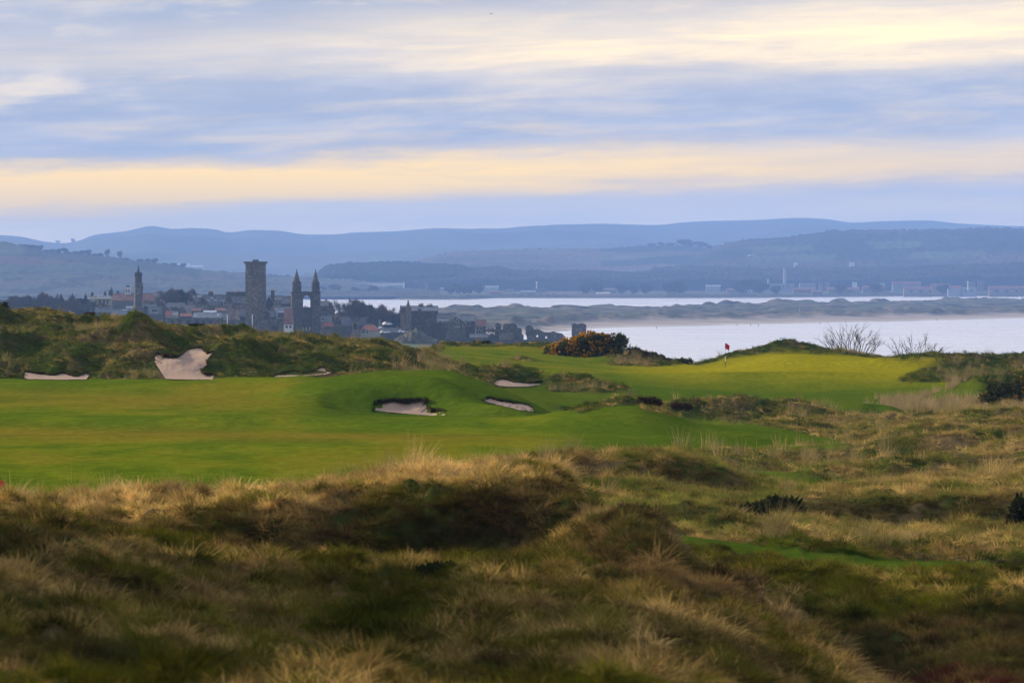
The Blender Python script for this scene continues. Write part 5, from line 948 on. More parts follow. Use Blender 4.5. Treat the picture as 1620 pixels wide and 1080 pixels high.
for a in ((266, 284, 500, 490, 484, 2790, 'dark slate roof half hidden by the clump of trees right of the hall', 'side', m_st_dark, m_slate, 8, ((268, 482.5, .9),)), (226, 247, 497, 488, 482, 2820, 'low dark roof under the end arch of the brown roofed hall', 'side', m_st_dark, m_slate, 8, ((231, 480.5, .9), (243, 480.8, .8))),
          (262, 271, 502, 494, 487.5, 2660, 'small tan crow stepped gable above the small red cottage', 'gable', m_st_tan, m_slate, 7, ((266, 486.5, .8, 1, 2),)), (303, 318, 500, 492, 488, 2675, 'brown tiled extension in front of the tan gable house', 'side', m_st_dark, m_tileb, 6, ((311, 486.5, .8),)),
          (392, 420, 500, 478, 470, 2800, 'dark tenement roof showing just behind the square tower', 'side', m_st_black, m_slate, 9, ((418, 466, 1.6),)), (418, 436, 514, 501, 492, 2600, 'slate roofed cottage wedged between tower wall and archway', 'side', m_st_dark, m_slate, 7, ((421, 489.5, 1.0),)),
          (440, 466, 505, 492, 483, 2740, 'dark slate row behind the white framed dormer house', 'side', m_st_dark, m_slate, 9, ((443, 479.5, 1.3), (459, 480.5, 1.2))), (470, 498, 512, 494, 487, 2700, 'dark house roofs seen through the open arch of the ruin', 'side', m_st_black, m_slate, 8, ((482, 484, 1.0),)),
          (527, 545, 516, 505, 497, 2590, 'brown roof beside the tan crow stepped gable', 'side', m_st_dark, m_tileb, 7, ((541, 494.5, .9),)), (600, 634, 534, 526, 519, 2545, 'low dark slate roof among trees just left of the mansion', 'side', m_st_dark, m_slate, 8, ((606, 516.5, .9), (628, 516, .9))),
          (205, 214, 500, 490, 483, 2720, 'narrow dark gable touching the left side of the slender ruin', 'gable', m_st_dark, m_slate, 7, ()), (150, 178, 504, 494, 486.5, 2700, 'dark slate roofs below the portico among bare trees', 'side', m_st_dark, m_slate, 8, ((158, 483.5, .9), (171, 484, .9))),
          (380, 392, 512, 500, 491, 2600, 'small dark lean to against the foot of the square tower', 'side', m_st_black, m_slate, 6, ())):
    house(*a)
# --- boundary wall with recesses
def wall_seg(u0, u1, yt, yb, D, label, arches=(), m=None, cat='wall', name='stone_wall', th=1.0):
    px = D / FP; uc = (u0 + u1) / 2; t = place(name, uc, yb, D, label, cat); X = lambda u: (u - uc) * px; Z = lambda y: (yb - y) * px
    holes = [[(X(a - w), Z(b))] + [(X(a) - w * px * math.cos(math.pi * k / 8), Z(c) - w * px + w * px * math.sin(math.pi * k / 8)) for k in range(9)] + [(X(a + w), Z(b))] for a, w, b, c in arches]
    s = MB(); s.slab([[(X(u0), -1.5), (X(u0), Z(yt)), (X(u1), Z(yt)), (X(u1), -1.5)]] + holes, 0, th); s.build('wall', m or m_st_grey, t)
    if arches: MB().box(X(u0) + .1, X(u1) - .1, th * .6, th * .9, -1.4, Z(yt) - .3).build('recess_back', m_st_black, t)
    MB().box(X(u0) - .1, X(u1) + .1, -.12, th + .12, Z(yt), Z(yt) + .25).build('coping', m_st_dark, t); return t
wall_seg(258, 353, 503.5, 514, 2560, 'long grey precinct wall with dark arched recesses above the dune', ((273, 2.6, 513, 505.5), (284.5, 3.3, 513, 505.5), (297.5, 2.8, 513, 505.5), (311, 3, 513, 506), (322, 3, 513, 506), (333, 3, 513, 506), (344, 3, 513, 506)))
wall_seg(353, 388, 507.5, 516, 2556, 'lower pale stretch of precinct wall running up to the square tower')
wall_seg(388, 449, 505.5, 524, 2548, 'tall plain precinct wall with one dark archway right of the square tower', ((434.5, 5.2, 523, 514),), m_st_grey)
for u, y0, y1, lb in ((399.3, 498.5, 514, 'thick white post in front of the square tower'), (359.6, 499, 513, 'white post left of the square tower'), (374.5, 500, 513, 'thin grey pole left of the square tower')):
    t = place('white_post', u, y1, 2500, lb, 'post'); px = 2500 / FP; MB().cyl(0, 0, -1, (y1 - y0) * px, .22 if u != 374.5 else .1).build('post', m_wh if u != 374.5 else m_lead, t); MB().cyl(0, 0, (y1 - y0) * px, (y1 - y0) * px + .3, .3, .1).build('cap', m_wh, t)
# --- between tower and gable
house(418, 433, 504, 480, 470, 2720, 'dark tall house just right of the square tower', 'gable', m_st_black, m_slate, 9, chim=((431, 458, 1.6, 3, 2),))
house(424, 447, 500, 475, 468.5, 2740, 'dark slate house with a tall chimney right of the square tower', 'side', m_st_tan, m_slate, 9, chim=((430.8, 457.5, 1.7), (446, 467.5, .9)), wins=((438, 483, 1.0, 1.4), (443, 483, 1.0, 1.4)))
house(445, 464, 500, 480, 469.5, 2700, 'slate roofed block left of the pinnacled ruin', 'side', m_st_dark, m_slate, 9, chim=((454, 468, 2.0),))
house(434, 464, 512, 499, 486.5, 2620, 'grey roofed house with a wide white framed dormer between tower and ruin', 'side', m_harl, m_lead, 9, dorm=((447, 501.5, 4.0, 2.0, m_slate),), sky=((446, 494.6, 3.6, .35),))
house(424, 440, 508, 496, 484, 2650, 'tan gabled cottage beside the tower wall', 'gable', m_brick, m_tileb, 8, wins=((430, 503, .7, 1.4),))
house(449, 463, 525, 511.5, 489, 2530, 'white cottage gable with very steep brown roof left of the pinnacled ruin', 'side', m_wh, m_tileb, 8, wins=((453.5, 519, 1.0, 1.3, False), (459.5, 519, 1.0, 1.3, False)))
# --- right of the ruin
house(505, 521, 508, 484, 477, 2640, 'dark slate house close behind the right turret of the ruin', 'side', m_st_dark, m_slate, 9)
house(517, 529, 512, 490, 478.5, 2620, 'dark house with tall stone chimney right of the pinnacled ruin', 'gable', m_st_dark, m_slate, 8, chim=((522.5, 477, 1.7, 1, 2),))
house(505, 528, 516, 510.5, 500.5, 2570, 'slate cottage with a small white dormer right of the ruin', 'side', m_brick, m_slate2, 8, dorm=((510.5, 507.5, 1.6, 1.5, m_wh),))
house(508, 528, 523, 518, 510, 2540, 'bright red pantiled cottage at the foot of the ruin', 'side', m_brick, m_tile, 7, hip=3)
house(526.5, 541, 524, 514, 501, 2546, 'tan crow stepped gable end right of the red cottage', 'gable', m_st_tan, m_slate, 6, chim=((526.8, 487, .9, 1, 1),), crow=True)
house(540, 603, 526, 515, 501.8, 2560, 'very long low blue slate roof in front of the bare trees', 'side', m_st_dark, m_slate2, 9)
house(532, 549, 510, 502, 495, 2620, 'small red brick roof under the big bare tree', 'side', m_brick, m_tile, 7)
house(549, 566, 508, 499, 490.5, 2625, 'dark roof with aerial left of the pale dormer tower', 'side', m_st_dark, m_slate, 7, chim=((553, 487.5, .7),))
house(565, 571.5, 508, 493.5, 492, 2612, 'pale blue grey box tower above the long slate roof', 'side', m_lead, m_lead, 4)
house(575, 592, 510, 501.5, 494, 2608, 'white gabled cottage with fat pale chimney above the long slate roof', 'gable', m_harl, m_slate, 7, chim=((581, 488.6, 2.2, 1, 4),), wins=((578, 500, 1.2, 1.2), (584, 500, .9, 1.2)))
house(569, 601, 530, 523, 514, 2500, 'bright red hipped roof cottage near the yellow post', 'side', m_harl, m_tile, 9, hip=10, wins=((575, 527, 1.6, 2.0), (581, 527, 1.0, 1.6)))
wall_seg(556.5, 568, 508.5, 530, 2498, 'small roofless stone dovecote with a dark arch by the red hipped cottage', ((562, 3, 521, 511),), m_st_tan, 'ruin', 'ruined_dovecote', 3.2)
wall_seg(512, 557, 517.5, 528, 2510, 'dark low garden wall between the red cottage and the dovecote', m=m_st_dark)
t = place('lamp_column', 600.6, 526, 2490, 'plain grey square pillar standing between the red cottage and the trees', 'pillar'); MB().box(-.45, .45, -.45, .45, -1, 5.4).build('shaft', m_lead, t); MB().box(-.55, .55, -.55, .55, 5.4, 5.6).build('cap', m_lead, t)
# --- the big turreted house on the scores
def turret_house():
    D = 2520; t = house(633.5, 692.5, 531, 492, 485, D, 'big dark stone mansion with a sunlit tan tower front and crow stepped gable', 'side', m_st_dark, m_slate2, 13, name='mansion', cat='mansion', chim=((663.5, 480.5, 1.0), (667.5, 479.8, 1.0), (678, 481, 1.6), (682.2, 481, 1.0), (692, 484.5, .7)), wins=((657, 503, .8, 1.6, False), (664, 500, .8, 1.6, False), (671, 503, .8, 1.6, False), (680, 500, .8, 1.6, False), (687, 503, .8, 1.6, False), (660, 515, .8, 1.6, False), (672, 515, .8, 1.6, False), (684, 515, .8, 1.6, False)), dorm=((664, 497, 1.6, 2.4),))
    px = D / FP; X = lambda u: (u - 663) * px; Z = lambda y: (531 - y) * px
    MB().box(X(634), X(651.3), -3.5, 2, -1, Z(494)).build('tower', m_st_tan, t)
    s = MB(); s.slab([[(X(641), Z(494)), (X(651), Z(494)), (X(651), Z(486)), (X(649.6), Z(486)), (X(649.6), Z(483.5)), (X(648.4), Z(483.5)), (X(648.4), Z(480.5)), (X(647.3), Z(480.5)), (X(647.3), Z(475.2)), (X(644.6), Z(475.2)), (X(644.6), Z(480.5)), (X(643.2), Z(480.5)), (X(643.2), Z(484)), (X(641.8), Z(484)), (X(641.8), Z(487.5)), (X(641), Z(487.5))]], -3.6, -1.0); s.build('stepped_gable', m_st_tan, t)
    MB().box(X(633.6), X(642), -3.6, -2.8, Z(494), Z(486)).build('parapet', m_st_dark, t); MB().box(X(633.2), X(634.6), -3.8, -2.4, Z(494), Z(483)).build('corner_turret', m_st_dark, t)
    MB().box(X(633.8), X(651.5), -3.62, 1.8, Z(495.2), Z(494)).build('string_course', m_st_grey, t)
    for u, y, w, h in ((641.6, 512, 1.1, 2.6), (646, 509, .6, 2.0), (641.6, 503, .6, 1.6), (646.4, 502, .5, 1.4), (638, 522, .6, 1.2), (648, 521, .6, 1.2)): window(t, X(u), -3.5, Z(y), w, h, frame=False)
    MB().box(X(642), X(645), -3.7, -3.3, -1, Z(519)).build('door', m_wood_d, t)
turret_house()
house(691, 712, 533, 509.5, 497, 2505, 'dark lower wing joining the mansion to the gabled house', 'side', m_st_dark, m_slate, 11, wins=((698, 515, .9, 1.4), (703, 515, .9, 1.4)), sky=((700, 507.6, 5, .3),))
house(706, 737, 534, 511, 500.5, 2490, 'broad grey stone gable with pale roof edges near the castle ruins', 'gable', m_st_grey, m_lead, 13, wins=((723.5, 511, .9, 2.0), (724, 517, 1.4, .5)))
house(726, 752, 532, 508, 499.5, 2500, 'slate roofed wing behind the broad stone gable', 'side', m_st_dark, m_slate2, 10, chim=((751, 499, 1.0),), wins=((740, 515, .8, 1.8), (743, 515, .8, 1.8)))
house(700, 730, 530, 505, 496, 2515, 'dark hipped roof rising behind the broad stone gable', 'side', m_st_dark, m_slate, 10, hip=9)
house(753, 769, 531, 516, 506.5, 2510, 'small brown house with lit windows left of the castle ruins', 'side', m_st_tan, m_tileb, 8, wins=((756, 522, .8, 1.2), (761, 522, .8, 1.2), (759, 527, .8, 1.2)))
house(743, 772, 540, 534, 529, 2470, 'low grey building on the cliff terrace below the brown house', 'side', m_st_grey, m_slate, 7)
# --- castle ruins
def ruin(u0, pts, D, th, label, m=None, holes=(), name='castle_ruin'):
    px = D / FP; t = place(name, u0, 538, D, label, 'ruin'); q = [((u - u0) * px, (538 - y) * px) for u, y in pts]; out = []
    for i in range(len(q)):            # broken masonry edges
        a, b = q[i], q[(i + 1) % len(q)]; k = max(1, int(math.hypot(b[0] - a[0], b[1] - a[1]) / .7))
        for j in range(k): s = j / k; out.append((a[0] + (b[0] - a[0]) * s + rnd.uniform(-.16, .16), a[1] + (b[1] - a[1]) * s + rnd.uniform(-.18, .18)))
    hs = [[((u - u0) * px, (538 - y) * px) for u, y in h] for h in holes]
    s = MB(); s.slab([out] + hs, 0, th); s.build('masonry', m or m_st_dark, t); return t
ruin(788, [(782, 540), (782.5, 526), (784, 522), (783.6, 515), (785, 511.5), (790, 511), (792.6, 514), (792, 519), (795, 521), (797, 513), (800, 511.6), (806, 512), (813, 511), (817, 513), (819, 518), (824, 519), (825.5, 523), (825, 528), (828.5, 531), (829, 540)], 2480, 3.0, 'blocky ruined castle front with two broken towers by the sea')
ruin(810, [(790, 540), (790, 526), (808, 525.6), (809, 524), (811, 525.6), (812, 540)], 2470, 2, 'low ruined wall with a pale inscribed stone below the broken castle towers', m_st_tan)
ruin(860, [(834, 540), (833.5, 533), (831.6, 527), (831, 518), (834, 515), (839, 514.6), (843, 518), (845, 521), (853, 520.6), (858, 524), (866, 526), (874, 524.6), (882, 525.6), (890, 528), (894, 532), (895, 541)], 2490, 2.6, 'long jagged castle curtain wall sloping down to the right behind the gorse', m_st_grey, [[(848, 533), (850, 529), (852, 533)], [(862, 535), (864, 531), (866, 535)]])
ruin(771, [(754, 540), (755, 531), (765, 528), (775, 529), (780, 527), (783, 531), (783, 540)], 2485, 2, 'low broken wall between the brown house and the castle front', m_st_dark)
ruin(916, [(904.5, 560), (904.5, 512.5), (909, 511.2), (915, 512), (920, 511), (927.5, 513), (928, 560)], 2400, 6, 'squat square ruined blockhouse behind the gorse at the water edge', m_st_grey)
for i, (u0, u1, y0, y1, D, lb) in enumerate(((700, 770, 536.5, 540, 2455, 'grey retaining wall along the cliff below the gabled house'), (768, 835, 538, 542, 2450, 'grey retaining wall under the castle ruins'), (832, 905, 539, 545, 2445, 'long dark sea wall under the sloping castle wall'), (640, 702, 540, 545, 2440, 'dark retaining wall below the grassy viewing mound'))): wall_seg(u0, u1, y0, y1 + 3, D, lb, m=m_st_dark)
# --- viewing mound and people
def mound():
    D = 2430; px = D / FP; t = place('grassy_mound', 656, 545, D, 'pale grassy viewing mound in front of the mansion with people on top', 'mound'); rl = line([(610, 545), (628, 536), (640, 529), (648, 525.5), (656, 521.5), (664, 524), (672, 529), (682, 536), (694, 545)])
    us = np.arange(612, 694, 1.5); ds = np.linspace(-22, 22, 24); U, Y = np.meshgrid(us, ds); h = (545 - rl(U)) * px * np.sqrt(np.clip(1 - (Y / 22) ** 2, 0, 1)); V = np.stack([(U - 656) * px, Y, h + 2.2 * fbm(U / 7, Y / 5, 4, 4) * (h > 1)], -1).reshape(-1, 3); nu = len(us); i = (np.arange(23)[:, None] * nu + np.arange(nu - 1)[None]).ravel()
    o = fast_mesh('turf', V, np.stack([i, i + 1, i + nu + 1, i + nu], 1), mat('mound_turf', (.035, .042, .018), rough=1, var=.4, scale=.6, col2=(.06, .05, .026)), True); o.parent = t; return t
mound()
m_skin = mat('skin', (.45, .28, .2)); cl = [mat('dark_coat', (.02, .02, .03)), mat('navy_coat', (.02, .03, .07)), mat('red_jacket', (.3, .03, .03)), mat('grey_coat', (.12, .12, .12))]
def person(u, y, D, label, coat=0, stride=.0, rz=0, group=None):
    t = place('person', u, y, D, label, 'person', rz, group); b = MB(); s = stride
    for sd_ in (-1, 1): b.tube((sd_ * .1, sd_ * s, 0), (sd_ * .09, sd_ * s * .4, .48), .06, .085, 6); b.tube((sd_ * .09, sd_ * s * .4, .46), (sd_ * .08, 0, .92), .085, .11, 6); b.tube((sd_ * .2, 0, 1.42), (sd_ * .25, -sd_ * s * .5, 1.12), .06, .05, 6); b.tube((sd_ * .25, -sd_ * s * .5, 1.13), (sd_ * .24, -sd_ * s - .06, .86), .05, .035, 6)
    b.tube((0, 0, .86), (0, 0, 1.18), .17, .16, 8); b.tube((0, 0, 1.16), (0, 0, 1.46), .16, .20, 8); b.tube((0, 0, 1.44), (0, 0, 1.58), .07, .06, 6)
    bo = b.build('body', cl[coat], t); rm = bo.modifiers.new('skin', 'REMESH'); rm.mode = 'VOXEL'; rm.voxel_size = .035
    h = MB(); 
    for k in range(5): z0, z1 = 1.54 + k * .05, 1.59 + k * .05; R = (.07, .098, .105, .10, .075, .02); h.cyl(0, -.01, z0, z1, R[k], R[k + 1], 9)
    h.build('head', m_skin, t); MB().cyl(0, .015, 1.70, 1.81, .108, .05, 9).build('hair', cl[0], t); return t
for i, (u, y, lb, c) in enumerate(((641.2, 524.2, 'person in dark coat, left one on the mound in front of the mansion', 0), (643.4, 523.8, 'person in navy coat, second from left on the viewing mound', 1), (645.6, 523.6, 'person in dark clothes, second from right on the viewing mound', 0), (648.6, 523.0, 'person in grey coat, rightmost on the viewing mound', 3))): person(u, y + 2, 2423, lb, c, .1, i)
for i, (u, y, lb, c) in enumerate(((1199.8, 517.5, 'tallest dark walker on the far beach', 0), (1187.5, 516.5, 'walker on the far beach left of the tallest dark one', 1), (1166.3, 516.5, 'walker on the far beach farthest left of the trio', 0), (1481.8, 508, 'lone walker on the far beach toward the right', 0), (1038.5, 521, 'lone walker at the left end of the far beach', 0), (1297.5, 513.8, 'tiny walker halfway along the far beach', 3))):
    D = HC * FP / (y - HY); t = person(u, y, D, lb, c, .22, 1.2); t.scale = (1, 1, 1); t.location.z = .35
# --- trees of the town
def bare_tree(name, label, h, w, seed, depth=5, mat_=None, thick=.22, twigs=2200, cat='tree'):
    rg = random.Random(seed); a_, pts = MB(), []
    def grow(p, d, l, r, dep):
        q = p + d * l; a_.tube(p, q, r, r * .72, 5 if r > .08 else 3)
        if dep <= 1: pts.extend([tuple(p.lerp(q, rg.random())) for _ in range(4)] + [tuple(q)])
        if dep == 0: return
        for _ in range(3 if dep > 2 else rg.choice((2, 3))):
            dd = (d * .9 + Vector((rg.gauss(0, .55) * w / h * 1.4, rg.gauss(0, .5), rg.gauss(.12, .25)))).normalized(); grow(p.lerp(q, rg.uniform(.6, 1)), dd, l * rg.uniform(.62, .82), r * .62, dep - 1)
    grow(Vector((0, 0, -.5)), Vector((rg.gauss(0, .05), 0, 1)), h * .30, thick, depth)
    P3 = np.array(pts); sc = h / max(P3[:, 2].max(), 1)
    a_.v = [(x * sc, y * sc, z * sc if z > 0 else z) for x, y, z in a_.v]; P3 = P3 * sc
    root = empty(name, (0, 0, 0), label, cat); a_.build('trunk', mat_ or m_bark, root, fix=False)
    nr = np.random.RandomState(seed); k = nr.randint(0, len(P3), twigs); tw = spray('crown', m_twig, P3[k] + nr.normal(size=(twigs, 3)) * .25, 1.05, 4, root, nr, .35, .028); return root
m_twig = leafmat('winter_twigs', (.045, .036, .032), (.13, .10, .08), 0)
PT = [bare_tree('bare_tree', 'x', 12, 12, 100 + i) for i in range(4)]
bushT = bush('evergreen_tree', 'x', 'tree', 810, 500, [(rnd.uniform(-2.5, 2.5), rnd.uniform(-2, 2), 2.2 + rnd.uniform(0, 4.5), 2.2, 2.0, 1.9) for _ in range(11)], 3600, .45, 0, seed=77, mats=(m_darkleaf, None), nb=4, sink=0)
used = set()
def put(proto, u, yb, D, h, w, label, rz=0, ph=12.0, pw=11.0, group=None):
    o = proto if proto.name not in used else copy_tree(proto); used.add(o.name) if o is proto else None
    o.location = P(u, yb, D); o.scale = (w / pw, w / pw, h / ph); o.rotation_euler = (0, 0, rz); o['label'] = label; o['category'] = 'tree'
    if group: o['group'] = group
    return o
def tree(i, u, yt, yb, D, w, label, ev=False):
    h = (yb - yt) * D / FP
    return put(bushT, u, yb, D, h, w, label, i * 1.3, 9, 8) if ev else put(PT[i % 4], u, yb, D, h, w, label, i * 1.7)
tree(0, 545, 474, 524, 2590, 11, 'large spreading bare tree against the water right of the ruin')
tree(1, 515, 474, 505, 2660, 5, 'small bare tree close to the right turret of the ruin')
TREES = [(u, yt, 530 - 0, 2560 + (i * 37) % 60, 8 + (i * 5) % 4, e) for i, (u, yt, e) in enumerate(((561, 478, 0), (569, 477.5, 0), (577, 479, 0), (585, 480, 1), (593, 483, 0), (602, 485, 0), (610, 487, 0), (618, 488.5, 0), (626, 491, 0), (634, 495, 0), (612, 498, 1), (598, 500, 0), (622, 503, 1), (588, 494, 0)))]
_n = 'first second third fourth fifth sixth seventh eighth ninth tenth'.split()
ORD = ['%s from the left at the back' % _n[k] for k in range(10)] + ['low evergreen in the middle front', 'low bare one left of the middle', 'low evergreen nearest the mansion', 'low bare one at the left front']
ORD2 = ['%s tall one from the picture edge' % q for q in _n] + ['eleventh tall one from the picture edge', 'last tall one before the pinnacle', 'tall one just under the portico', 'second one under the portico', 'third one under the portico', 'fourth one under the portico', 'low front one nearest the picture edge', 'low front evergreen, second from the edge', 'low front one, third from the edge', 'low front one, fourth from the edge', 'low front evergreen nearest the hall', 'low front one touching the blue grey roof']
ORD3 = ['%s tall one from the left' % _n[k] for k in range(7)] + ['low evergreen in the middle', 'low one at the left', 'low one at the right']
gl = 'bare trees massed between the long slate roof and the mansion'
for i, (u, yt, yb, D, w, e) in enumerate(TREES): o = tree(i, u, yt, yb, D, w, 'winter tree, %s, between long slate roof and mansion' % ORD[i], bool(e)); o['group'] = gl
gl = 'dark trees left of the portico building'
for i, (u, yt, e) in enumerate(((8, 470, 0), (22, 468, 1), (34, 469, 0), (46, 467, 1), (55, 466, 0), (66, 465, 0), (76, 464, 0), (86, 467, 0), (97, 470, 1), (108, 470, 0), (119, 471, 0), (130, 470, 1), (141, 477, 0), (152, 478, 0), (163, 480, 0), (172, 484, 0), (30, 482, 0), (60, 482, 1), (90, 482, 0), (122, 484, 0), (150, 488, 1), (165, 492, 0))):
    o = tree(i, u, yt, 509, 2720 + (i * 53) % 90, 9.5, 'winter tree, %s, left of the hall' % ORD2[i], bool(e)); o['group'] = gl
gl = 'dark trees between the hall and the long slate house'
for i, (u, yt, e) in enumerate(((266, 460, 0), (273, 457.5, 1), (280, 457, 0), (287, 456.5, 1), (294, 458, 0), (300, 459, 1), (306, 463, 0), (284, 468, 1), (272, 470, 0), (296, 470, 0))):
    o = tree(i, u, yt, 500, 2800 + (i * 41) % 60, 8.5, 'dark tree, %s, in the clump right of the hall' % ORD3[i], bool(e)); o['group'] = gl
for i, (u, yt, lb) in enumerate(((690, 508, 'leafless tree growing against the right corner of the mansion'), (682, 512, 'second leafless tree in front of the mansion, left of its corner tree'), (776, 518, 'small dark tree left of the castle front'), (425, 492, 'small reddish bare tree beside the square tower'), (228, 495, 'small dark tree at the foot of the slender ruin'), (470, 515, 'low bare tree under the left pinnacle turret'))): tree(i + 3, u, yt, 532 if u > 600 else 512, 2480 if u > 600 else 2540, 5, lb)
# parked cars by the trees
m_cw = mat('white_car_paint', (.75, .76, .78), rough=.25); m_cs = mat('silver_car_paint', (.4, .42, .45), rough=.3, metal=.6); m_ty = mat('tyre', (.02, .02, .02))
def car(u, y, D, label, m, rz):
    t = place('parked_car', u, y, D, label, 'car', rz); s = MB(); s.slab([[(-2.1, .3), (2.1, .3), (2.15, .75), (1.2, .92), (.7, 1.42), (-1.1, 1.42), (-1.8, .95), (-2.15, .85)]], -.85, .85); s.build('body', m, t)
    g = MB(); g.slab([[(-1.55, .95), (1.05, .95), (.62, 1.36), (-1.05, 1.36)]], -.87, .87); g.build('windows', m_glass, t)
    for x in (-1.3, 1.3):
        for yy in (-.86, .72): w_ = MB(); w_.tube((x, yy, .32), (x, yy + .16, .32), .32, .32, 12); w_.build('wheel', m_ty, t)
for u, y, lb, m, rz in ((609, 527.5, 'white car parked at the foot of the trees, nearest the red cottage', m_cw, .3), (603.5, 521.5, 'silver car higher on the lane between cottage and trees', m_cs, 1.2), (638, 526.5, 'small white car at the foot of the mansion tower', m_cw, .1), (612.5, 514.5, 'white van like car half hidden among the bare trees', m_cw, .6)): car(u, y, 2470, lb, m, rz)

# ------------------------------------------------------------------ far shore: sheds, houses, masts, trees on skylines
m_shed = mat('grey_shed', (.22, .24, .25), rough=.8, var=.15, scale=.05); m_shedl = mat('pale_shed', (.30, .32, .33), rough=.7); m_hr = mat('far_red_roof', (.20, .10, .08), rough=.9, var=.2, scale=.05)
m_buff = mat('buff_wall', (.17, .145, .11), rough=.9, var=.2, scale=.05)
def shed(u0, u1, yb, yt, label, wall=None, roof=None, D=None, depth=14, gabled=True, cat='building', name='shed', nwin=0):
    D = D or max(HC * FP / (yb - HY) * 1.0, 7500) if yb > 455 else (D or 9000); px = D / FP; uc = (u0 + u1) / 2; w = (u1 - u0) * px; h = (yb - yt) * px; t = place(name, uc, yb, D, label, cat)
    he = h * (.62 if gabled else 1); MB().box(-w / 2, w / 2, 0, depth, -8, he).build('wall', wall or m_shed, t); r = MB()
    if gabled: r.slab([[(-.5, he), (depth + .5, he), (depth / 2, h)]], -w / 2 - .5, w / 2 + .5); r.v = [(y, x, z) for x, y, z in r.v]
    else: r.box(-w / 2 - .3, w / 2 + .3, -.3, depth + .3, he, he + .8)
    r.build('roof', roof or m_shed, t)
    for k in range(nwin): MB().box(-w / 2 + (k + .3) * w / nwin, -w / 2 + (k + .7) * w / nwin, -.3, .2, he * .25, he * .7).build('window', m_glass if k % 2 else m_shed, t)
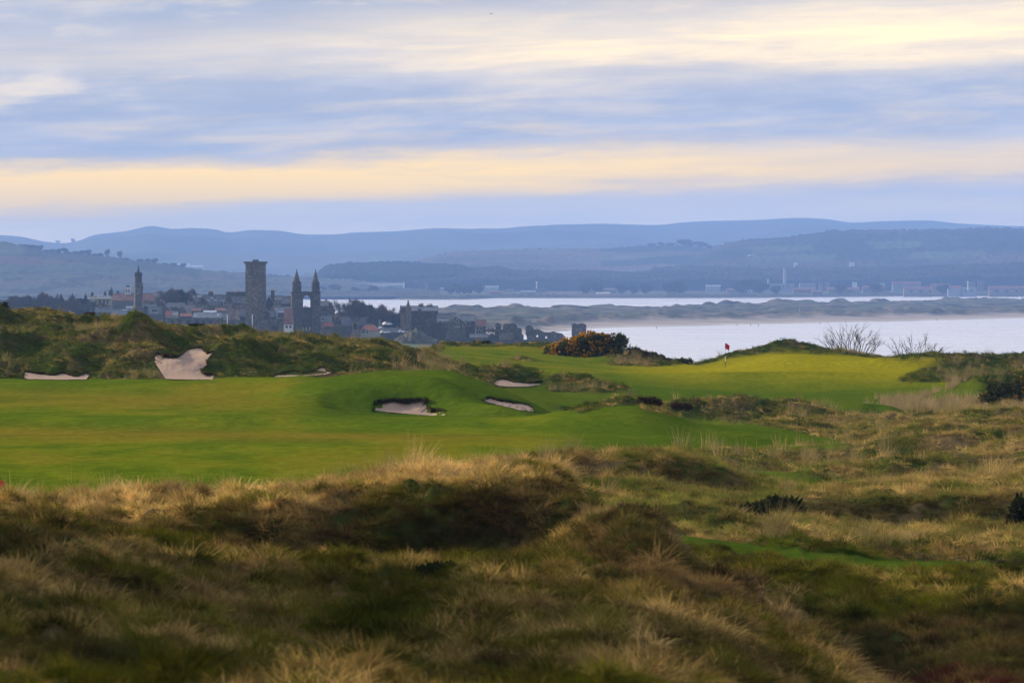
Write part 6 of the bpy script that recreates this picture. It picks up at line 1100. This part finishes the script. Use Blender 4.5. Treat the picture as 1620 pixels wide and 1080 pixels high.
for a in ((540, 640, 458, 447.5, 'very long dark hangar at the left end of the far shore', m_shed, m_shed, 9000), (592, 612, 459, 450, 'grey block standing in front of the very long dark hangar', m_shed, m_shed, 8700), (560, 585, 459, 455, 'low pale shed before the very long dark hangar', m_shedl, m_shedl, 8600),
          (697, 742, 459, 455, 'low shed with a row of white windows right of the stubby control tower', m_shedl, m_shed, 8600, 14, True, 'building', 'shed', 9), (754, 789, 460, 452, 'tall grey hangar near the middle of the far shore', m_shedl, m_shed, 8700), (775, 792, 464.5, 460, 'low reddish brick building below the tall grey hangar', m_hr, m_hr, 8200),
          (799, 814, 462, 458, 'white windowed low block left of the white beacon building', m_shedl, m_shed, 8400, 12, False, 'building', 'shed', 6), (824, 847, 466, 459.5, 'dark low hangar beside the white beacon building', m_shed, m_shed, 8100), (846, 862, 463, 457, 'cream block with the beacon on its roof', m_buff, m_shed, 8300, 12, False),
          (920, 975, 461, 456, 'long low buff building on the flats left of the fir clumps', m_buff, m_hr, 8500), (943, 965, 464.8, 462.2, 'small white roofed hut by the water among the fir clumps', m_wh, m_wh, 8000),
          (1117, 1140, 455, 451, 'small pale shed at the left end of the power station', m_shedl, m_shedl, 8900), (1165, 1192, 456, 452.5, 'thin pale blue roof left of the power station', m_shedl, m_shedl, 8800), (1150, 1168, 462, 456.5, 'pinkish roofed house left of the power station', m_buff, m_hr, 8400),
          (1210, 1257, 457, 449.5, 'long power station hall with a row of pale columns', m_shed, m_shedl, 8900, 16, False, 'building', 'power_station', 12), (1265, 1290, 456, 448.5, 'flat roofed hall right of the power station', m_shed, m_shedl, 9000, 14, False), (1296, 1302, 452, 447, 'small cream cube house on the edge of the wood', m_buff, m_buff, 9100, 8, False),
          (1305, 1312, 452, 446.5, 'second cream cube house on the edge of the wood', m_buff, m_buff, 9100, 8, False), (1255, 1290, 464, 455, 'large pinkish roofed building below the power station', m_hr, m_hr, 8200), (1285, 1300, 465, 459, 'yellow gable end low by the far water', m_buff, m_buff, 8100),
          (1310, 1360, 462, 454.5, 'long buff terrace left of the big pink roofs', m_buff, m_hr, 8300, 14, True, 'building', 'terrace', 5), (1348, 1356, 449, 445, 'bright white roofed barn at the edge of the wood', m_wh, m_wh, 9300), (1384, 1400, 450, 446, 'pale slanting roofed farm at the edge of the wood', m_shedl, m_wh, 9300),
          (1365, 1400, 462, 451.5, 'broad pink roof, leftmost of the big pink roofs', m_buff, m_hr, 8400), (1412, 1457, 458, 445, 'largest high pink roofed hangar at the right', m_shed, m_hr, 8800), (1430, 1475, 464, 453, 'long pink roof below the largest high one', m_buff, m_hr, 8200, 14, True, 'building', 'barrack_block', 6),
          (1473, 1503, 463, 448.5, 'pink hangar with a yellow gable left of the white windsock', m_buff, m_hr, 8300), (1500, 1522, 464, 452, 'plain pink roof between two hangars', m_shed, m_hr, 8200), (1520, 1545, 464, 455, 'flat brown block with tall doors under the white windsock', m_shed, m_shed, 8200, 14, False, 'building', 'shed', 5),
          (1532, 1543, 455, 446, 'tall cream tower block behind the white windsock', m_buff, m_buff, 8900, 10, False), (1547, 1557, 456, 445.5, 'cream tower block right of the windsock', m_buff, m_shed, 8900, 10, False), (1565, 1612, 464, 452, 'long pink roof at the right end of the far shore', m_buff, m_hr, 8200, 14, True, 'building', 'barrack_block', 6), (1615, 1660, 463, 452, 'pink roof cut by the right edge of the picture', m_buff, m_hr, 8200),
          (50, 62, 457, 454, 'small white farm building on the left flats', m_wh, m_shedl, 8600), (77, 88, 457, 452, 'white gabled farmhouse with paler annexe on the left flats', m_wh, m_shedl, 8600), (90, 108, 457, 454.5, 'long low white roof right of the gabled farmhouse', m_shedl, m_wh, 8600), (20, 28, 457, 453.5, 'small white cottage at the left of the flats', m_wh, m_shedl, 8600),
          (249, 266, 463, 452, 'big white stepped building across the marsh right of the slender ruin', m_wh, m_shedl, 8000, 20, False, 'building', 'mill', 3), (240, 250, 463, 458, 'low white annexe left of the big white stepped building', m_wh, m_wh, 8000, 14, False), (199, 211, 462, 448, 'pale conical white roof behind the cupola', m_wh, m_wh, 8100, 30), (352, 360, 457, 455, 'tiny white roof on the marsh left of the square tower', m_wh, m_wh, 8600),
          (512, 532, 451, 448.4, 'thin white glasshouse roof right of the pinnacled ruin', m_wh, m_wh, 9200, 10, False), (520, 532, 460, 458, 'second thin white glasshouse low by the water', m_wh, m_wh, 8400, 10, False), (577, 590, 460, 458.6, 'third thin white glasshouse near the dark hangar', m_wh, m_wh, 8400, 10, False),
          (480, 496, 455, 448, 'dark barn seen between the two pinnacles', m_shed, m_hr, 9000), (105, 128, 467, 462, 'blue grey pavilion on the pale fields above the tree belt', m_shed, m_shed, 7600)):
    shed(*a)
def mast(u, yb, yt, r, D, label, m=m_shedl, name='tower', cat='tower', head=0, taper=.7):
    t = place(name, u, yb, D, label, cat); h = (yb - yt) * D / FP; MB().cyl(0, 0, -6, h, r, r * taper, 10).build('shaft', m, t)
    if head: MB().cyl(0, 0, h, h + head, r * 1.35, r * 1.35, 8).build('cab', m, t)
    MB().cyl(0, 0, h + head, h + head + 1.2, r * .3, .1, 6).build('cap', m_shed, t)
mast(675.5, 464, 449.5, 2.6, 8300, 'stubby pale control tower on the low spit of the far shore', m_buff, 'control_tower', 'tower', 1.8, .9)
mast(1241.5, 458, 424, 3.0, 8950, 'tall pale power station chimney, highest thing on the far shore', m_shedl, 'chimney_stack', 'chimney'); mast(1215.5, 456, 441, 2.2, 8950, 'short pale chimney left of the tall power station chimney', m_shedl, 'chimney_stack', 'chimney')
mast(849, 458, 447, 1.2, 8350, 'thin white beacon mast on the cream block', m_wh, 'mast', 'mast', 1.5); mast(723, 456, 449.5, .7, 8550, 'thin mast right of the stubby control tower', m_shedl, 'mast', 'mast'); mast(1265, 502, 485, .35, 4600, 'tall thin pale pole standing in the middle of the links dunes', m_shedl, 'pole', 'pole')
mast(1531, 452, 447, .8, 8150, 'white windsock mast among the pink roofs', m_wh, 'mast', 'mast', 1.6); mast(1432, 446, 442.5, 1.3, 8850, 'small red and white mast above the largest pink roof', m_tile, 'mast', 'mast', 1.0); mast(638.5, 453, 447, 1.2, 8900, 'white mast at the right end of the very long dark hangar', m_wh, 'mast', 'mast')
for a in ((1088, 1092, 504.5, 502.5, 'white hut low in the links dunes, left of centre', m_wh, m_wh, 4700), (1205, 1213, 490, 487, 'tent shaped pale blue roof on the links near the middle', m_shedl, m_shedl, 5400), (870, 884, 502.5, 500.5, 'white roofed hut on the links nearest the castle ruins', m_wh, m_wh, 4700), (1052, 1070, 488, 485, 'long low brown clubhouse on the links by the far water', m_shed, m_hr, 5600), (1376, 1382, 498, 495.5, 'pale hut among the right hand links dunes', m_wh, m_wh, 4900),
          (928, 940, 505, 502.5, 'small turquoise roofed hut on the links dunes', m_shedl, m_lead, 4700)): shed(*a, 6)
for a in ((1256, 1262, 417.5, 415.5, 'pair of white farm cottages on the lower slope of the wooded hill', m_wh, m_wh, 10700), (1344, 1352, 417, 415, 'small white farmhouse right of the pair on the wooded hill', m_wh, m_wh, 10700), (1183, 1191, 404.5, 402.8, 'white farmhouse at the left shoulder of the wooded hill', m_wh, m_wh, 11400), (1580, 1588, 403.5, 400.5, 'white house high on the wooded hill near the right edge', m_wh, m_wh, 11400),
          (1141, 1146, 387, 385.4, 'white cottage on the skyline where the moorland hill meets the wooded hill', m_wh, m_wh, 12600)):
    D = a[7]; px = D / FP; t = place('farmhouse', (a[0] + a[1]) / 2, a[2], D, a[4], 'house'); w = (a[1] - a[0]) * px / 2; h = (a[2] - a[3]) * px; MB().box(-w, w, -4, 4, -6, h * .7).build('wall', a[5], t); r = MB(); r.slab([[(-4.5, h * .7), (4.5, h * .7), (0, h * 1.1)]], -w, w); r.v = [(y, x, z) for x, y, z in r.v]; r.build('roof', m_shedl, t)
# skyline trees (each one of its own)
bt = bush('hill_tree', 'x', 'tree', 810, 500, [(rnd.uniform(-3.5, 3.5), rnd.uniform(-3, 3), 3.5 + rnd.uniform(0, 5.5), 2.6, 2.4, 2.3) for _ in range(9)], 700, 1.3, 0, seed=78, mats=(leafmat('winter_canopy', (.03, .03, .025), (.09, .075, .055), 0), None), nb=4, sink=0); used2 = []
def hilltree(rl, u, h, w, Df, label, group=None, z=None):
    global bt
    o = bt if not used2 else copy_tree(bt); used2.append(1); x, y, zz = P(u, float(rl(np.array([u]))[0]), Df); o.location = (x, y - 8, (zz if z is None else z) - 2); o.scale = (w / 12, w / 12, h / 12); o.rotation_euler = (0, 0, u); o['label'] = label; o['category'] = 'tree'
    if group: o['group'] = group
for i, (u, h, w) in enumerate(((92, 14, 26), (116, 26, 22), (124, 13, 12))): hilltree(line([(0, 372), (70, 383), (125, 386), (200, 380)]), u, h, w, 23800, ('broad tree clump on the far left skyline, left of the saddle', 'tallest lone tree standing in the far skyline saddle', 'smaller lone tree just right of the tallest one in the saddle')[i])
for i, u in enumerate((38, 47, 55, 64, 74, 84, 94, 104, 113, 122, 131, 140, 150, 160, 170, 190, 200, 222, 235, 245, 262, 275, 290)):
    big = u in (170, 190); hilltree(r4, u, (6 + i % 4 * 2) if not big else 16, 13 if not big else 10, 9380, ('pointed tree, %s of two tallest on left hill skyline' % ('left' if u == 170 else 'right')) if big else 'winter tree, number %s from the left on the left hill skyline' % ('one two three four five six seven eight nine ten eleven twelve thirteen fourteen x x fifteen sixteen seventeen eighteen nineteen twenty twentyone'.split()[i]), 'trees along the left hill skyline')
for i, (u, h, w) in enumerate(((696, 9, 16), (706, 11, 14), (748, 10, 10), (768, 8, 8), (833, 9, 9), (854, 10, 12), (950, 7, 9), (980, 8, 9), (1030, 16, 26), (1046, 18, 22), (1061, 16, 30), (1083, 34, 44), (1093, 22, 20), (1109, 30, 38), (1121, 18, 22))):
    hilltree(r2, u, h * .62, w, 13450, ('small dark tree, %s along the moorland hill skyline' % ('first second third fourth fifth sixth seventh eighth'.split()[i])) if i < 8 else ('ninth low tree before the two round ones on the moorland skyline', 'tenth low tree before the two round ones', 'eleventh low tree before the two round ones', 'big round tree, left of the pair on the moorland skyline', 'small tree between the pair of big round ones', 'big round tree, right of the pair on the moorland skyline', 'small tree right of the pair of big round ones')[i - 8], 'trees along the moorland skyline')
for i, (u, h) in enumerate(((1060, 16), (1068, 18), (1077, 15), (925, 14), (945, 16), (984, 14), (1002, 12), (1022, 14), (742, 12), (756, 14), (712, 12), (726, 14), (735, 12), (1170, 16), (1180, 20), (1195, 18), (1205, 16), (1226, 12), (1330, 14), (1385, 16), (1490, 14), (590, 12), (563, 10), (508, 12), (530, 14))):
    hilltree(lambda q: np.array([HY + (HC - 4.5) / 8050 * FP]), u, h * 1.2, h * 1.5, 8050, 'dark tree by the far water, number %s of those flats trees' % 'one two three four five six seven eight nine ten eleven twelve thirteen fourteen fifteen sixteen seventeen eighteen nineteen twenty twentyone twentytwo twentythree twentyfour twentyfive'.split()[i], 'trees along the far shore')
# pale polytunnels low on the far slope
for i, (u0, u1, y) in enumerate(((268, 300, 418.5), (272, 322, 421), (597, 621, 402))):
    px = 18000 / FP; t = place('polytunnel', (u0 + u1) / 2, y, (16300, 16100, 18000)[i], ('upper long white polytunnel strip on the far slope above the left fields', 'lower long white polytunnel strip on the far slope above the left fields', 'thin white polytunnel strip alone on the far hillside right of the pinnacles')[i], 'polytunnel'); w = (u1 - u0) * 16000 / FP / 2; h = 2.2 if i < 2 else 1.2
    n_ = 10; s = MB()
    for k in range(n_): a, b = math.pi * k / n_, math.pi * (k + 1) / n_; s.quad((-w, 14 - 14 * math.cos(a), h * math.sin(a)), (w, 14 - 14 * math.cos(a), h * math.sin(a)), (w, 14 - 14 * math.cos(b), h * math.sin(b)), (-w, 14 - 14 * math.cos(b), h * math.sin(b)))
    s.box(-w, w, -1, 29, -5, .1); s.build('cover', m_wh, t)
# birds
m_bird = mat('dark_feathers', (.04, .04, .045))
for u, y, D, lb, b in ((582, 68, 900, 'tiny dark bird gliding, left of the two in the upper sky', .1), (777, 23, 800, 'tiny dark bird tilting, right of the two in the upper sky', .5)):
    t = place('bird', u, y, D, lb, 'bird', b); s = MB(); s.tube((0, -.2, 0), (0, 0, .01), .02, .05, 6); s.tube((0, 0, .01), (0, .25, 0), .05, .015, 6); s.build('body', m_bird, t)
    for k in (-1, 1): s = MB(); s.v = [(0, -.07, .02), (0, .08, .02), (k * .22, .03, .12), (k * .22, -.09, .12), (k * .46, .04, .06), (k * .46, -.0, .06)]; s.v += [(a, c, d - .012) for a, c, d in s.v]; s.f = [(0, 1, 2, 3), (3, 2, 4, 5), (6, 7, 8, 9), (9, 8, 10, 11), (0, 3, 9, 6), (3, 5, 11, 9), (1, 2, 8, 7), (2, 4, 10, 8), (4, 5, 11, 10)]; s.build('wing', m_bird, t)
